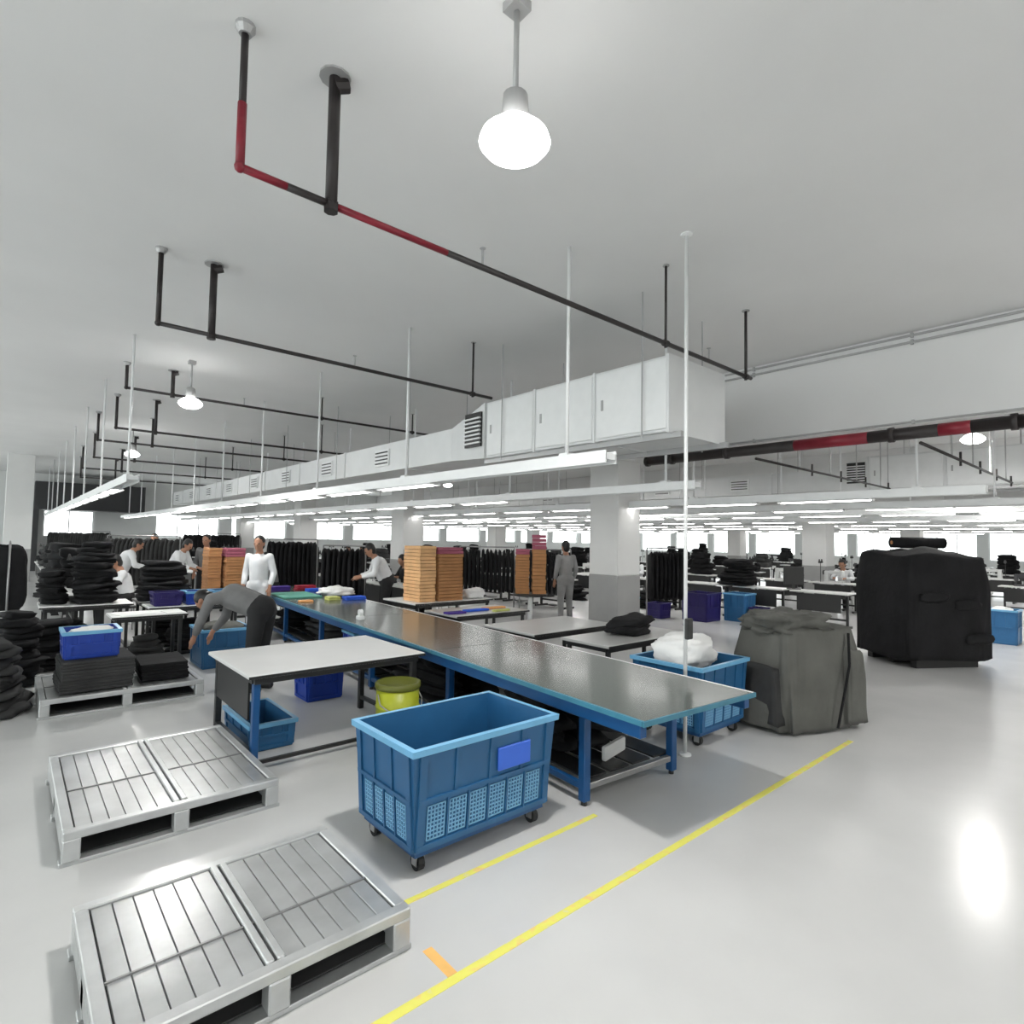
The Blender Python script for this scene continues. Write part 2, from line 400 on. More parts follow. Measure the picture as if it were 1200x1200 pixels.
c = thing('conduit', 'thin grey conduit clipped along the foot of the concrete beam', 'conduit')
MB().tube((8.275, -6.8, 3.275), (8.275, 26, 3.275), .014, n=8).build('conduit_run', CONDUIT, c, True)
for y in range(-6, 26, 2): MB().bx(8.258, y, 3.25, 8.298, y+.03, 3.3).build('clip', CONDUIT, c)

# ------------------------------------------------------------------ air duct
def ac_duct(label, x, ya, yb, z0, z1, w, ylong):
    t = thing('air_duct', label, 'duct', (x, ya, 0))
    L = yb-ya; hgt = z1-z0
    MB().cbox(0, 0, z0, w, L, z1, .012).build('casing', DUCTM, t)
    # raised access panels on the side
    n = 3
    for i in range(n):
        a = .02+i*L/n; b = (i+1)*L/n-.05
        p = MB().cbox(-.022, a, z0+.03, .0, b, z1-.03, .01).build('access_panel', WHITE, t)
        MB().bx(-.03, b-.10, (z0+z1)/2-.06, -.022, b-.07, (z0+z1)/2+.06).build('latch', CONDUIT, p)
    for yy in (0.0, L/3-.012, 2*L/3-.012):
        MB().bx(-.012, yy-.004, z0-.012, w+.012, yy+.03, z1+.012).build('flange', DUCTM, t)
    # bottom channel
    for xx in (.06, w-.11): MB().bx(xx, -.1, z0-.06, xx+.05, L+.1, z0).build('support_channel', CONDUIT, t)
    # grille at the end of the unit
    g = MB().bx(-.06, L+.05, z0+.18, -.03, L+.42, z1-.12).build('grille', BLKM, t)
    for i in range(7):
        z = z0+.22+i*(hgt-.38)/7
        MB().bx(-.085, L+.05, z, -.05, L+.42, z+.022).build('louvre', WHITE, g)
    # reducer and long run
    q = MB(); a0 = [(-.03, L, z0), (w, L, z0), (w, L, z1), (-.03, L, z1)]
    b0 = [(.05, L+.9, z0+.05), (w-.1, L+.9, z0+.05), (w-.1, L+.9, z0+.55), (.05, L+.9, z0+.55)]
    q.add(a0+b0, [(0,1,5,4), (1,2,6,5), (2,3,7,6), (3,0,4,7), (3,2,1,0), (4,5,6,7)]); q.build('reducer', DUCTM, t)
    MB().bx(.05, L+.9, z0+.05, w-.1, ylong-ya, z0+.55).build('duct_run', DUCTM, t)
    y = L+2.2
    while y < ylong-ya-1:
        MB().bx(.03, y, z0+.03, w-.08, y+.03, z0+.57).build('flange', DUCTM, t)
        f = MB().bx(.02, y+.6, z0+.15, .05, y+1.1, z0+.45).build('grille', WHITE, t)
        for i in range(4): MB().bx(.005, y+.63, z0+.19+i*.065, .02, y+1.07, z0+.21+i*.065).build('louvre', BLKM, f)
        y += 2.4
    for yy in [.3, L-.4]+[L+2+2.8*i for i in range(int((ylong-yb-2)/2.8))]:
        for xx in (-.05, w+.04):
            zz = z0-.06 if yy < L else z0+.02
            MB().tube((xx, yy, zz), (xx, yy, ZC), .008, n=6).build('hanger_rod', CONDUIT, t)
    return t
ac_duct('big white air duct box with louvred grille, hung above the green table', 5.0, 3.31, 6.3, 2.88, 3.67, 1.1, 27.0)
ac_duct('white air duct box with side panels hung beyond the deep beam', 14.5, .2, 4.4, 2.98, 3.75, 1.1, 24.0)

# ------------------------------------------------------------------ pendant lamps
def pendant(x, y, z, r, label, group=None):
    t = thing('pendant_lamp', label, 'lamp', (x, y, 0), 0, group)
    MB().tube((0, 0, z+.2), (0, 0, ZC), .014, n=8).build('rod', CONDUIT, t, True)
    MB().bx(-.05, -.05, ZC-.05, .05, .05, ZC).build('ceiling_box', CONDUIT, t)
    MB().lathe([(.03, .0), (.06, -.02), (.07, -.14), (.05, -.16)], (0, 0, z+.24), 14).build('driver_housing', CONDUIT, t, True)
    MB().lathe([(.05, .085), (r*.62, .06), (r*.94, .01), (r, -.02), (r*.97, -.02)], (0, 0, z), 28).build('reflector', LAMPE, t, True)
    MB().lathe([(r*.97, -.015), (r*.86, -.05), (r*.55, -.08), (0.001, -.09)], (0, 0, z), 28).build('lens', LAMPE, t, True)
    l = bpy.data.lights.new('lamp_light', 'AREA'); l.shape = 'DISK'; l.size = r*1.8; l.energy = LAMP_W; l.color = (1, .985, .96)
    o = bpy.data.objects.new('lamp_light', l); COL.objects.link(o); o.parent = t; o.location = (0, 0, z-.11)
pendant(1.77, 2.05, 3.70, .175, 'large glowing round pendant lamp over the near aisle')
pendant(2.0, 9.8, 3.75, .17, 'small glowing pendant lamp beside the third sprinkler pipe')
pendant(2.27, 17.3, 3.75, .17, 'smallest glowing pendant lamp before the dark bulkhead')
for x, y in ((11.95, 2.08), (16.55, 2.05)):
    pendant(x, y, 3.55, .17, 'glowing pendant lamp beyond the fire main', 'pendant lamps beyond the beam')
for x, y in ((1.77, -4.5), (6.9, -1.6), (6.9, -5.4), (12.0, -4.5), (12, 9.8), (12, 17.3), (22, 2.05), (22, 9.8), (30, 5), (30, 14), (22, 20)):  # those at negative y are out of view, added to brighten aisle and ceiling
    pendant(x, y, 3.7, .17, 'glowing pendant lamp deep in the hall or added unseen for fill light', 'pendant lamps deep in the hall')

# ------------------------------------------------------------------ hanging light tracks over the sewing rows
def track(x, ya, yb, z, label, tubes_from, gap=3.0, first=.45, group=None, w=.13):
    t = thing('light_track', label, 'light fixture', (x, ya, 0), 0, group)
    L = yb-ya
    MB().bx(-w/2, 0, z, w/2, L, z+.05).build('tray', WHITE, t)
    for sx in (-1, 1): MB().bx(sx*w/2-.006, 0, z-.03, sx*w/2+.006, L, z+.075).build('side_rail', WHITE, t)
    y = first
    while y < L:
        MB().tube((0, y, z+.05), (0, y, ZC), .016, n=8).build('hanger_pole', WHITE, t, True)
        MB().bx(-.05, y-.05, z+.05, .05, y+.05, z+.10).build('pole_foot', WHITE, t)
        y += gap
    y = tubes_from-ya
    while y < L-1.2:
        h = MB(); h.add([(-.09, y, z-.055), (-.03, y, z-.0), (.03, y, z-.0), (.09, y, z-.055), (-.09, y+1.25, z-.055), (-.03, y+1.25, z), (.03, y+1.25, z), (.09, y+1.25, z-.055)],
                   [(0,1,5,4), (1,2,6,5), (2,3,7,6), (0,3,2,1), (4,5,6,7)])
        p = h.build('reflector', WHITE, t)
        MB().tube((0, y+.03, z-.045), (0, y+1.22, z-.045), .022, n=8).build('fluorescent_tube', TUBEE, p, True)
        y += 1.6
    return t
track(3.70, 3.0, 30, 2.42, 'white hanging light track above the long green table', 5.6, 2.75, .5)
track(1.15, 8.6, 31, 2.42, 'white hanging light track over the tables by the loaded pallet', 10.0)
track(6.2, 3.7, 31, 2.42, 'white hanging light track under the air duct', 7.2)
for x, ya, lb in ((8.75, 1.4, 'white hanging light track passing along the nearest column'), (11.2, 1.0, 'white hanging light track between the nearest column and the first row past it')):
    track(x, ya, 31, 2.42, lb, ya+1.2, 3.2, .7)
for x, ya, lb in ((13.4, .4, 'first'), (16.9, 0, 'second'), (20.2, 0, 'third'), (24, 0, 'fourth'), (28.4, 0, 'fifth'), (33, 0, 'sixth')):
    track(x, ya, 31, 2.42, 'white hanging light track over the %s sewing row past the nearest column' % lb, ya+.6, 3.2, 1.0)
# power pole at the table end
t = thing('power_pole', 'thin white power pole from floor to ceiling at the green table end', 'pole', (4.27, 2.66, 0))
MB().tube((0, 0, .01), (0, 0, ZC-.01), .016, n=10).build('pole', WHITE, t, True)
MB().lathe([(.05, 0), (.05, .012), (.025, .02)], (0, 0, 0), 14).build('base_plate', WHITE, t)
MB().lathe([(.025, -.02), (.05, -.012), (.05, 0)], (0, 0, ZC), 14).build('ceiling_plate', WHITE, t)
MB().cbox(-.04, -.05, .95, .04, -.012, 1.12, .008).build('socket_box', BLKM, t)
# ================================================================== helpers for placing: pixel column + depth along the view axis -> floor position
def at(px, d):
    y = math.radians(41.2); k = (px-600)/672.0
    return (d*(math.sin(y)+k*math.cos(y)), d*(math.cos(y)-k*math.sin(y)))

# ================================================================== steel pallets
def pallet(label, x0, y0, x1, y1, h=.18, cross=.42):
    t = thing('steel_pallet', label, 'pallet', (x0, y0, 0))
    w, d = x1-x0, y1-y0
    MB().cbox(0, 0, h-.045, w, .05, h, .006).build('frame_rail', GALV, t)
    MB().cbox(0, d-.05, h-.045, w, d, h, .006).build('frame_rail', GALV, t)
    MB().cbox(0, .05, h-.045, .05, d-.05, h, .006).build('frame_rail', GALV, t)
    MB().cbox(w-.05, .05, h-.045, w, d-.05, h, .006).build('frame_rail', GALV, t)
    for s in (-.035, .005): MB().cbox(w/2+s, .05, h-.045, w/2+s+.03, d-.05, h+.006, .006).build('centre_rail', GALV, t)
    n = 6
    for half in (0, 1):
        a = .055 if half == 0 else w/2+.038; b = w/2-.038 if half == 0 else w-.055
        for i in range(n):
            p = (b-a)/n
            MB().cbox(a+i*p+.0015, .052, h-.028, a+(i+1)*p-.0015, d-.052, h-.010, .003).build('deck_slat', GALVD, t)
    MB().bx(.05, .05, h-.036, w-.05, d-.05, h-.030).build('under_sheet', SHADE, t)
    MB().bx(.05, .075, .0225, w-.05, d-.075, .03).build('bottom_shade_sheet', SHADE, t)  # dark sheet added so the fork openings look deep in shade
    MB().bx(.08, d-.012, .03, w-.08, d-.004, h-.046).build('back_shade_plate', GALV, t)  # added to close the back against light and darken the inside
    MB().bx(.05, d*cross-.005, h-.011, w-.05, d*cross+.005, h-.003).build('cross_rod', STEEL, t)
    # feet and bottom runners
    for fy in (0, d/2-.04, d-.08):
        for fx in (0, w/2-.04, w-.08):
            MB().cbox(fx, fy, .022, fx+.08, fy+.08, h-.045, .006).build('foot_block', GALV, t)
        MB().cbox(-.012, fy+.008, 0, w+.012, fy+.072, .022, .004).build('bottom_runner', GALV, t)
    for fx in (.0, w-.008): MB().bx(fx, .08, .05, fx+.008, d-.08, h-.045).build('side_plate', GALV, t)
    return t
pallet('empty grey steel pallet nearest the long yellow line', .27, 2.16, 1.36, 3.06, .18, .36)
pallet('empty grey steel pallet between the blue crate under the table and the near pallet', .28, 3.82, 1.385, 5.20, .18, .45)
pallet('grey steel pallet loaded with folded dark cloth and a cobalt crate', .28, 6.90, 1.66, 8.1, .18, .5)

# ================================================================== blue bins and crates
def caster(t, x, y, r=.05):
    c = MB(); c.bx(x-.03, y-.03, r*1.75, x+.03, y+.03, r*1.75+.012); c.bx(x-.026, y-.028, r*.7, x-.020, y+.02, r*1.75); c.bx(x+.020, y-.028, r*.7, x+.026, y+.02, r*1.75)
    f = c.build('caster', CHROME, t)
    MB().tube((x-.018, y, r), (x+.018, y, r), r, n=14).build('wheel', RUBBER, f)
def bin_box(t, w, d, z0, z1, mb, taper=.03, grid=True, npan=6, rim=BLUEL):
    """open bin, local origin at centre of the floor footprint"""
    def rectp(i, z, o=0.0):
        k = taper*(1-(z-z0)/(z1-z0)); a = w/2-k-i+o; b = d/2-k-i+o
        return [(-a,-b,z),(a,-b,z),(a,b,z),(-a,b,z)]
    m = MB(); ro = [rectp(0, z0), rectp(0, z1)]; ri = [rectp(.016, z0+.016), rectp(.016, z1)]
    vs = ro[0]+ro[1]+ri[0]+ri[1]; fs = [(3,2,1,0), (8,9,10,11)]
    for i in range(4):
        j = (i+1)%4; fs += [(i, j, 4+j, 4+i), (8+j, 8+i, 12+i, 12+j), (4+i, 4+j, 12+j, 12+i)]
    m.add(vs, fs); m.build('bin_shell', mb, t)
    r = MB(); o = rectp(0, z1-.03, .018); o2 = rectp(0, z1+.004, .018); i1 = rectp(.016, z1+.004); i0 = rectp(0, z1-.03, .001)
    r.add(o+o2+i1+i0, [f for i in range(4) for f in ((i,(i+1)%4,4+(i+1)%4,4+i), (4+i,4+(i+1)%4,8+(i+1)%4,8+i), (12+(i+1)%4,12+i,i,(i+1)%4))])
    r.build('rim', rim, t)
    zm = z0+(z1-z0)*.47
    def face(side):
        # returns function (u, z, out) -> point; u along the face from -L/2..L/2
        if side in (0, 1):
            sgn = -1 if side == 0 else 1
            return (w-2*taper), lambda u, z, o: (u, sgn*(d/2-taper*(1-(z-z0)/(z1-z0))+o), z)
        sgn = -1 if side == 2 else 1
        return (d-2*taper), lambda u, z, o: (sgn*(w/2-taper*(1-(z-z0)/(z1-z0))+o), u, z)
    def slab(name, P, u0, u1, za, zb, o, m_, par=None, acc=None):
        b = acc if acc is not None else MB()
        vs = [P(u0,za,0), P(u1,za,0), P(u1,zb,0), P(u0,zb,0), P(u0,za,o), P(u1,za,o), P(u1,zb,o), P(u0,zb,o)]
        b.add(vs, [(0,1,2,3),(7,6,5,4),(0,4,5,1),(1,5,6,2),(2,6,7,3),(3,7,4,0)])
        if acc is None: return b.build(name, m_, par or t)
    for side in range(4):
        L, P = face(side)
        slab('belt_rib', P, -L/2+.004, L/2-.004, zm, zm+.022, .014, mb)
        slab('belt_rib', P, -L/2+.004, L/2-.004, z0+.012, z0+.04, .014, mb)
        for u in (-L/2, L/2-.05): slab('corner_rib', P, u+.003, u+.047, z0+.04, z1-.03, .012, mb)
        n = npan if side in (0, 1) else max(2, round(npan*d/w))
        if grid:
            for i in range(n):
                a = -L/2+.06+(L-.12)*i/n; b = a+(L-.12)/n
                slab('upright_rib', P, b-.012, b, z0+.04, zm, .012, mb) if i < n-1 else None
                g = MB(); nu = max(3, round((b-a-.02)/.022)); nz = max(4, round((zm-z0-.08)/.022))
                for q in range(nu+1):
                    u = a+.008+(b-a-.03)*q/nu; slab('', P, u-.003, u+.003, z0+.055, zm-.02, .006, None, None, g)
                for q in range(nz+1):
                    z = z0+.055+(zm-z0-.078)*q/nz; slab('', P, a+.006, b-.020, z-.003, z+.003, .006, None, None, g)
                gp = g.build('vent_grid', BLUEG, t); gp['kind'] = 'stuff'
        for i in range(1, 4 if side in (0, 1) else 3):
            u = -L/2+L*i/(4 if side in (0, 1) else 3); slab('upright_rib', P, u-.008, u+.008, zm+.022, z1-.03, .010, mb)
def big_bin(label, cx, cy, w, d, h, npan=6, rz=0.0, lab=True):
    t = thing('wheeled_bin', label, 'bin', (cx, cy, 0), rz)
    for sx in (-1, 1):
        for sy in (-1, 1): caster(t, sx*(w/2-.1), sy*(d/2-.1), .045)
    b = MB().bx(-w/2+.05, -d/2+.05, .091, w/2-.05, d/2-.05, .12).build('base_frame', BLUEF, t)
    bin_box(t, w, d, .12, h, BLUEB, .035, True, npan)
    if lab:
        z = h-.17; o = d/2-.005
        MB().cbox(.05, -o-.012, z-.065, .30, -o+.004, z+.065, .006).build('label_plate', LABELB, t)
    return t
big_bin('large blue plastic bin on casters in front of the green table', 2.11, 2.88, 1.02, .66, .66)
big_bin('blue plastic bin on casters heaped with white cloth, beside the green table end', 4.86, 2.98, .80, .72, .68, 4, 0.0, False)
tag(lump(.26, .24, .17, 3, .2, 2.5).build('cloth_heap', CLOTHW, None, True, (4.84, 3.02, .56)), 'heap of white cloth rising out of the blue bin beside the table', 'cloth')
def crate(label, x, y, w, d, h, m_, z=0.0, group=None, rz=0.0, ribs=True):
    t = thing('plastic_crate', label, 'crate', (x, y, z), rz, group)
    bin_box(t, w, d, .0, h, m_, .015, False, 3, m_ if m_ is BLUEN else BLUEL)
    return t

# ================================================================== the long green table
TR = -math.radians(4.4)
TW, TL, TZ = 1.17, 9.9, .72
TB = thing('long_work_table', 'long work table with grey-green top on blue steel frame', 'table', (2.77, 2.0, 0), TR)
npn = 4
for i in range(npn):
    a = i*TL/npn+.004; b = (i+1)*TL/npn-.004
    MB().cbox(.02, a, TZ-.022, TW-.02, b, TZ, .004).build('top_panel', TOPG, TB)
for i in range(npn):
    a = i*TL/npn+.004; b = (i+1)*TL/npn-.004
    MB().bx(0, a, TZ-.03, .02, b, TZ+.001).build('edge_strip', TOPE, TB); MB().bx(TW-.02, a, TZ-.03, TW, b, TZ+.001).build('edge_strip', WHITE, TB)
MB().bx(.0, -.012, TZ-.03, TW, -.0, TZ+.001).build('edge_strip', TOPE, TB)
for x in (.015, TW-.075): MB().cbox(x, .03, TZ-.11, x+.06, TL-.03, TZ-.03, .005).build('side_beam', BLUEF, TB)
ly = [.60+1.75*i for i in range(6)]
for y in ly:
    MB().cbox(.075, y-.03, TZ-.10, TW-.075, y+.03, TZ-.035, .005).build('cross_beam', BLUEF, TB)
    for x in (.10, TW-.16): 
        MB().cbox(x, y-.03, .03, x+.06, y+.03, TZ-.10, .005).build('leg', BLUEF, TB)
        MB().lathe([(.02, .0), (.02, .03)], (x+.03, y, 0), 10).build('foot', BLKM, TB)
    MB().cbox(.16, y-.02, .10, TW-.16, y+.02, .14, .004).build('stretcher', BLUEF if y > 1 else STEEL, TB)
for x in (.11, TW-.15): MB().cbox(x, .63, .10, x+.04, ly[-1]-.03, .14, .004).build('long_stretcher', BLUEF, TB)
for i in range(5):
    for k in range(4):
        x = .18+k*.23; MB().bx(x, ly[i]+.03, .141, x+.19, ly[i+1]-.03, .155).build('shelf_board', BLKM, TB)
def onT(x, y): ca, sa = math.cos(TR), math.sin(TR); return (2.77+x*ca-y*sa, 2.0+x*sa+y*ca)
for k, (x, y, rx, ry, rz_, sd, mm) in enumerate(((.36, 1.45, .12, .48, .20, 1, CLOTHK), (.80, 1.40, .13, .46, .17, 2, CLOTHD), (.36, 3.15, .12, .5, .18, 5, CLOTHK), (.80, 3.2, .13, .48, .2, 6, CLOTHK),
                                     (.6, 4.72, .30, .36, .2, 8, CLOTHK), (.6, 6.7, .32, .5, .2, 9, CLOTHD), (.6, 8.4, .32, .5, .18, 10, CLOTHK))):
    px, py = onT(x, y)
    tag(pile(rx, ry, rz_*2, sd).build('cloth_bundle', mm, None, True, (px, py, .156), TR), 'dark cloth bundle on the lower shelf of the green table', 'cloth', 'bundles on the lower shelf')
px, py = onT(.62, .78)
tag(MB().cbox(-.16, -.02, 0, .16, .02, .10, .01).build('paper_packet', CLOTHW, None, False, (px+.02, py+.03, .156), .2), 'white packet on the lower shelf at the front end of the green table', 'packet')
# things on the green table's far half
def folded(label, x, y, z, w, d, n, m_, rz=0.0, th=.028, group=None, name='folded_cloth'):
    b = MB(); rnd = random.Random(int(x*97+y*31+n))
    for i in range(n):
        dx, dy = rnd.uniform(-.012, .012), rnd.uniform(-.012, .012)
        b.cbox(-w/2+dx, -d/2+dy, i*th, w/2+dx, d/2+dy, (i+1)*th-.002, th*.35)
    return tag(b.build(name, m_, None, False, (x, y, z), rz), label, 'cloth', group)
COLB = mat('cloth_blue', (.02, .10, .60), .8, var=.1); COLV = mat('cloth_violet', (.05, .02, .22), .8, var=.1); COLR = mat('cloth_red', (.30, .01, .03), .8, var=.1)
COLO = mat('cloth_orange', (.80, .38, .14), .8, var=.1); COLY = mat('cloth_lime', (.55, .58, .18), .8, var=.1); COLS = mat('cloth_sky', (.10, .42, .72), .8, var=.1)
COLT = mat('mat_teal', (.09, .32, .25), .55, var=.06); COLLG = mat('cloth_grey_pale', (.45, .45, .45), .85, var=.06)
for (x, y, w, d, n, mm, lb) in ((.36, 7.9, .62, .9, 1, COLT, 'teal cutting mat lying on the green table'), (.35, 9.0, .4, .22, 3, COLV, 'folded violet cloth at the far end of the green table'),
        (.85, 9.0, .35, .22, 3, COLR, 'folded red cloth at the far end of the green table'), (.9, 8.55, .3, .2, 2, COLB, 'small folded blue cloth beyond the teal mat'),
        (1.0, 6.9, .34, .2, 2, COLB, 'folded blue cloth on the green table beside the white tangle'), (.68, 7.0, .2, .2, 2, COLY, 'folded lime cloth on the green table'),
        (.22, 6.9, .2, .14, 1, COLO, 'small orange cloth piece on the green table edge')):
    px, py = onT(x, y); folded(lb, px, py, TZ+.001, w, d, n, mm, TR)
px, py = onT(.98, 7.7); tag(lump(.26, .3, .085, 21, .3, 3.4, fold=.14).build('cloth_tangle', CLOTHW, None, True, (px, py, TZ+.001)), 'tangle of white cloth strips on the green table', 'cloth')
px, py = onT(.2, 4.65); 
t = thing('tape_dispenser', 'small white dispenser on the green table corner by the white table', 'dispenser', (px, py, TZ+.001), TR)
MB().cbox(-.04, -.05, 0, .04, .05, .05, .01).build('base', WHITE, t); MB().tube((-.02, 0, .085), (.02, 0, .085), .045, n=14).build('roll', WHITE, t)

# ================================================================== other tables near the camera
def table(label, x0, y0, x1, y1, top, frame, z=.72, group=None, rail=True, leg=.04, skip=()):
    t = thing('work_table', label, 'table', (x0, y0, 0), 0, group)
    w, d = x1-x0, y1-y0
    MB().cbox(0, 0, z-.028, w, d, z, .005).build('table_top', top, t)
    MB().bx(-.002, -.004, z-.026, w+.002, 0, z-.006).build('edge_band', BLKM, t)
    for a in (.03, d-.07): MB().bx(.05, a, z-.075, w-.05, a+.04, z-.029).build('apron', frame, t)
    for a in (.04, w-.08): MB().bx(a, .07, z-.075, a+.04, d-.07, z-.029).build('apron', frame, t)
    for i, (a, b) in enumerate(((.05, .05), (w-.05-leg, .05), (.05, d-.05-leg), (w-.05-leg, d-.05-leg))):
        MB().cbox(a, b, 0, a+leg, b+leg, z-.076, .004).build('leg', BLUEF if i in skip else frame, t)
    if rail:
        for a in (.055, w-.055-leg*.8): MB().bx(a, .05+leg, .10, a+leg*.8, d-.05-leg, .13).build('stretcher', frame, t)
        MB().bx(.05+leg, .055, .05, w-.05-leg, .055+leg*.6, .075).build('foot_rail', frame, t)
    return t
WT = table('white topped table butting against the green table, blue crate beneath', 1.36, 4.42, 2.86, 5.56, TOPW, BLKM, leg=.05, skip=(0,))
MB().bx(.045, .16, .36, .06, 1.0, .645).build('end_panel', BLKM, WT)
crate('blue crate on the floor under the corner of the white table', 1.70, 5.22, .36, .72, .22, BLUEB)
table('grey topped table beside the green table, nearest the power pole', 4.46, 3.62, 5.92, 4.28, TOPGR, BLKM)
table('grey topped table behind the one beside the power pole', 4.34, 4.55, 5.76, 5.45, TOPGR, BLKM)
table('grey topped table behind two others along the green table', 4.50, 6.2, 5.8, 7.0, TOPGR, BLKM)
table('pale table carrying the tall cardboard stacks', 4.80, 7.72, 6.35, 8.75, TOPW, BLKM)
for (x, y, w, d, mm, lb) in ((5.05, 6.52, .4, .12, COLB, 'thin folded blue cloth on the grey table'), (5.45, 6.6, .4, .1, COLO, 'thin folded orange cloth on the grey table'),
                             (4.65, 6.45, .3, .14, COLV, 'folded violet cloth on the grey table'), (5.35, 6.32, .3, .06, COLY, 'thin lime cloth strip on the grey table')):
    folded(lb, x, y, .721, w, d, 1, mm)
tag(lump(.2, .16, .09, 31, .2).build('cloth_heap', CLOTHW, None, True, (6.12, 7.98, .721)), 'small white cloth heap beside the middle cardboard stacks', 'cloth')
tag(pile(.30, .20, .17, 33).build('cloth_heap', CLOTHK, None, True, (5.3, 4.0, .721)), 'flat black cloth heap on the table beside the power pole', 'cloth')
tag(pile(.22, .2, .30, 34).build('cloth_heap', CLOTHK, None, True, (5.2, 3.95, .0)), 'black cloth heap on the floor under the table beside the power pole', 'cloth')
# cardboard stacks
def cards(label, x, y, z, w, d, h, mA, rz=0.0, pink=0, group=None, n=16):
    t = thing('cardboard_stack', label, 'cardboard', (x, y, z), rz, group); rnd = random.Random(int(x*50+y*17)); th = h/n
    for i in range(n):
        dx, dy = rnd.uniform(-.008, .008), rnd.uniform(-.008, .008)
        m_ = CARDP if i >= n-pink else mA
        MB().cbox(-w/2+dx, -d/2+dy, i*th, w/2+dx, d/2+dy, (i+1)*th-.006, .003).build('cardboard_bundle', m_, t)
    return t
cards('stack of pale brown cardboard bundles, tallest on the pale table', 5.10, 8.10, .721, .30, .5, .90, CARDL, 0, 0)
cards('stack of brown cardboard with pinkish top beside the pale stack', 5.54, 8.04, .721, .48, .42, .88, CARD, 0, 2)
table('white table behind the bending worker with cardboard on it', 2.42, 10.2, 3.15, 11.2, TOPW, BLKM)
cards('brown cardboard stack behind the bending worker', 2.62, 10.72, .721, .20, .4, .80, CARD, 0, 0)
cards('reddish brown cardboard stack behind the bending worker', 2.92, 10.62, .721, .30, .4, .80, CARD, 0, 3)
# back stack on a pedestal table
px, py = at(623, 11.2)
t = thing('pedestal_table', 'round black pedestal table with white post carrying cardboard', 'table', (px, py, 0))
MB().lathe([(.30, 0), (.34, .01), (.34, .04), (.30, .05)], (0, 0, .66), 20).build('round_top', BLKM, t); MB().tube((0, 0, .03), (0, 0, .66), .045, n=12).build('post', WHITE, t); MB().lathe([(.22, 0), (.22, .02), (.05, .035)], (0, 0, 0), 16).build('foot', WHITE, t)
cards('brown cardboard stack with pink tops on the pedestal table', px-.13, py+.10, .711, .26, .30, .86, CARD, -.7, 2)
cards('taller pink topped cardboard stack on the pedestal table', px+.12, py-.10, .711, .26, .30, 1.14, CARD, -.7, 4)

# ================================================================== big bundles
def drape(w, d, h, seed, folds=.05, n=72, m=26, flare=.06, round_=.22):
    """a cloth cover hanging over a boxy load: rounded top, vertical folds, open hem"""
    b = MB(); vs = []; off = Vector((seed*2.3, seed, seed*4.1))
    for j in range(m+1):
        v = j/m
        for i in range(n):
            a = 2*math.pi*i/n; ca, sa = math.cos(a), math.sin(a)
            e = .30; ux, uy = math.copysign(abs(ca)**e, ca), math.copysign(abs(sa)**e, sa)
            if v < .3:                       # top, from the middle out to the shoulder
                q = v/.3; rr = q**.8*(1-.10*q); z = h*(1-round_*.25*q**3)
            else:
                q = (v-.3)/.7; rr = .90+.10*min(1, q*3.2)+flare*q; z = h*(1-round_*.25)*(1-q)+.03*q
            f = noise.noise(Vector((ca*2.6, sa*2.6, v*.7))+off)
            g = 1-abs(noise.noise(Vector((ca*4.2, sa*4.2, v*1.6))+off*1.7))*2.2
            k = rr*(1+folds*f*(.3+v)+folds*.8*g*max(0, v-.15))
            z += .07*h*noise.noise(Vector((ux*rr*1.6, uy*rr*1.6, .3))+off)*(1-v*.6)+(.025*f if j == m else 0)
            vs.append((ux*k*w/2, uy*k*d/2, max(.004, z)))
    fs = [tuple(range(n))]
    for j in range(m):
        for i in range(n): fs.append((j*n+i, (j+1)*n+i, (j+1)*n+(i+1)%n, j*n+(i+1)%n))
    fs.append(tuple(m*n+i for i in range(n-1, -1, -1)))
    b.v = vs; b.f = fs
    return b
t = thing('fabric_bundle', 'waist high grey fabric bundle sagging on the floor by the yellow line end', 'bundle', (5.95, 2.48, 0), -.30)
drape(1.0, .72, .98, 3, .13, 96, 34).build('wrapped_cloth', CLOTHG, t, True)
b = lump(.36, .26, .11, 17, .25, 2.8, 48, 20, .6, .18); b.v = [(x-.22, y-.05, z+.90) for x, y, z in b.v]; b.build('folded_flap', CLOTHG, t, True)
b = drape(.16, .46, .56, 9, .10, 40, 18); b.v = [(x-.50, y-.05, z+.06) for x, y, z in b.v]; b.build('side_pocket', CLOTHD, t, True)
b = drape(.24, .14, .72, 12, .12, 36, 18, .12); b.v = [(x+.33, y-.36, z+.04) for x, y, z in b.v]; b.build('hanging_sleeve', CLOTHG, t, True)
st = MB(); st.path([(.02, -.45, .06), (.10, -.455, .34), (.20, -.44, .62), (.30, -.36, .90)], .013, 6); st.build('strap', CLOTHK, t)
t = thing('fabric_bale', 'huge black wrapped fabric bale, tall as a person, at the aisle', 'bale', (10.55, 2.52, 0), -.55)
b = drape(1.50, 1.16, 1.60, 21, .055, 84, 34, -.05, .20); b.v = [(x, y, z+.10) for x, y, z in b.v]; b.build('wrapped_cloth', CLOTHK, t, True)
pb = MB()
for yy in (-.45, -.05, .35): pb.bx(-.52, yy, 0, .52, yy+.1, .13)
pb.build('skid', BLKM, t)
for q, (x0, z0) in enumerate(((-.35, .95), (.22, .85), (.38, .35))):
    b = lump(.22, .05, .08, 50+q, .2, 2, 24, 12, .6, .06); b.v = [(x+x0, y-.58, z+z0) for x, y, z in b.v]; b.build('cloth_fold', CLOTHK, t, True)
rl = thing('fabric_roll', 'black fabric roll lying on top of the huge black bale', 'fabric roll', (10.6, 2.55, 1.72), -.72)
rr = MB(); rr.tube((-.40, 0, .085), (.40, 0, .085), .085, n=18); rr.build('roll', CLOTHK, rl, True)
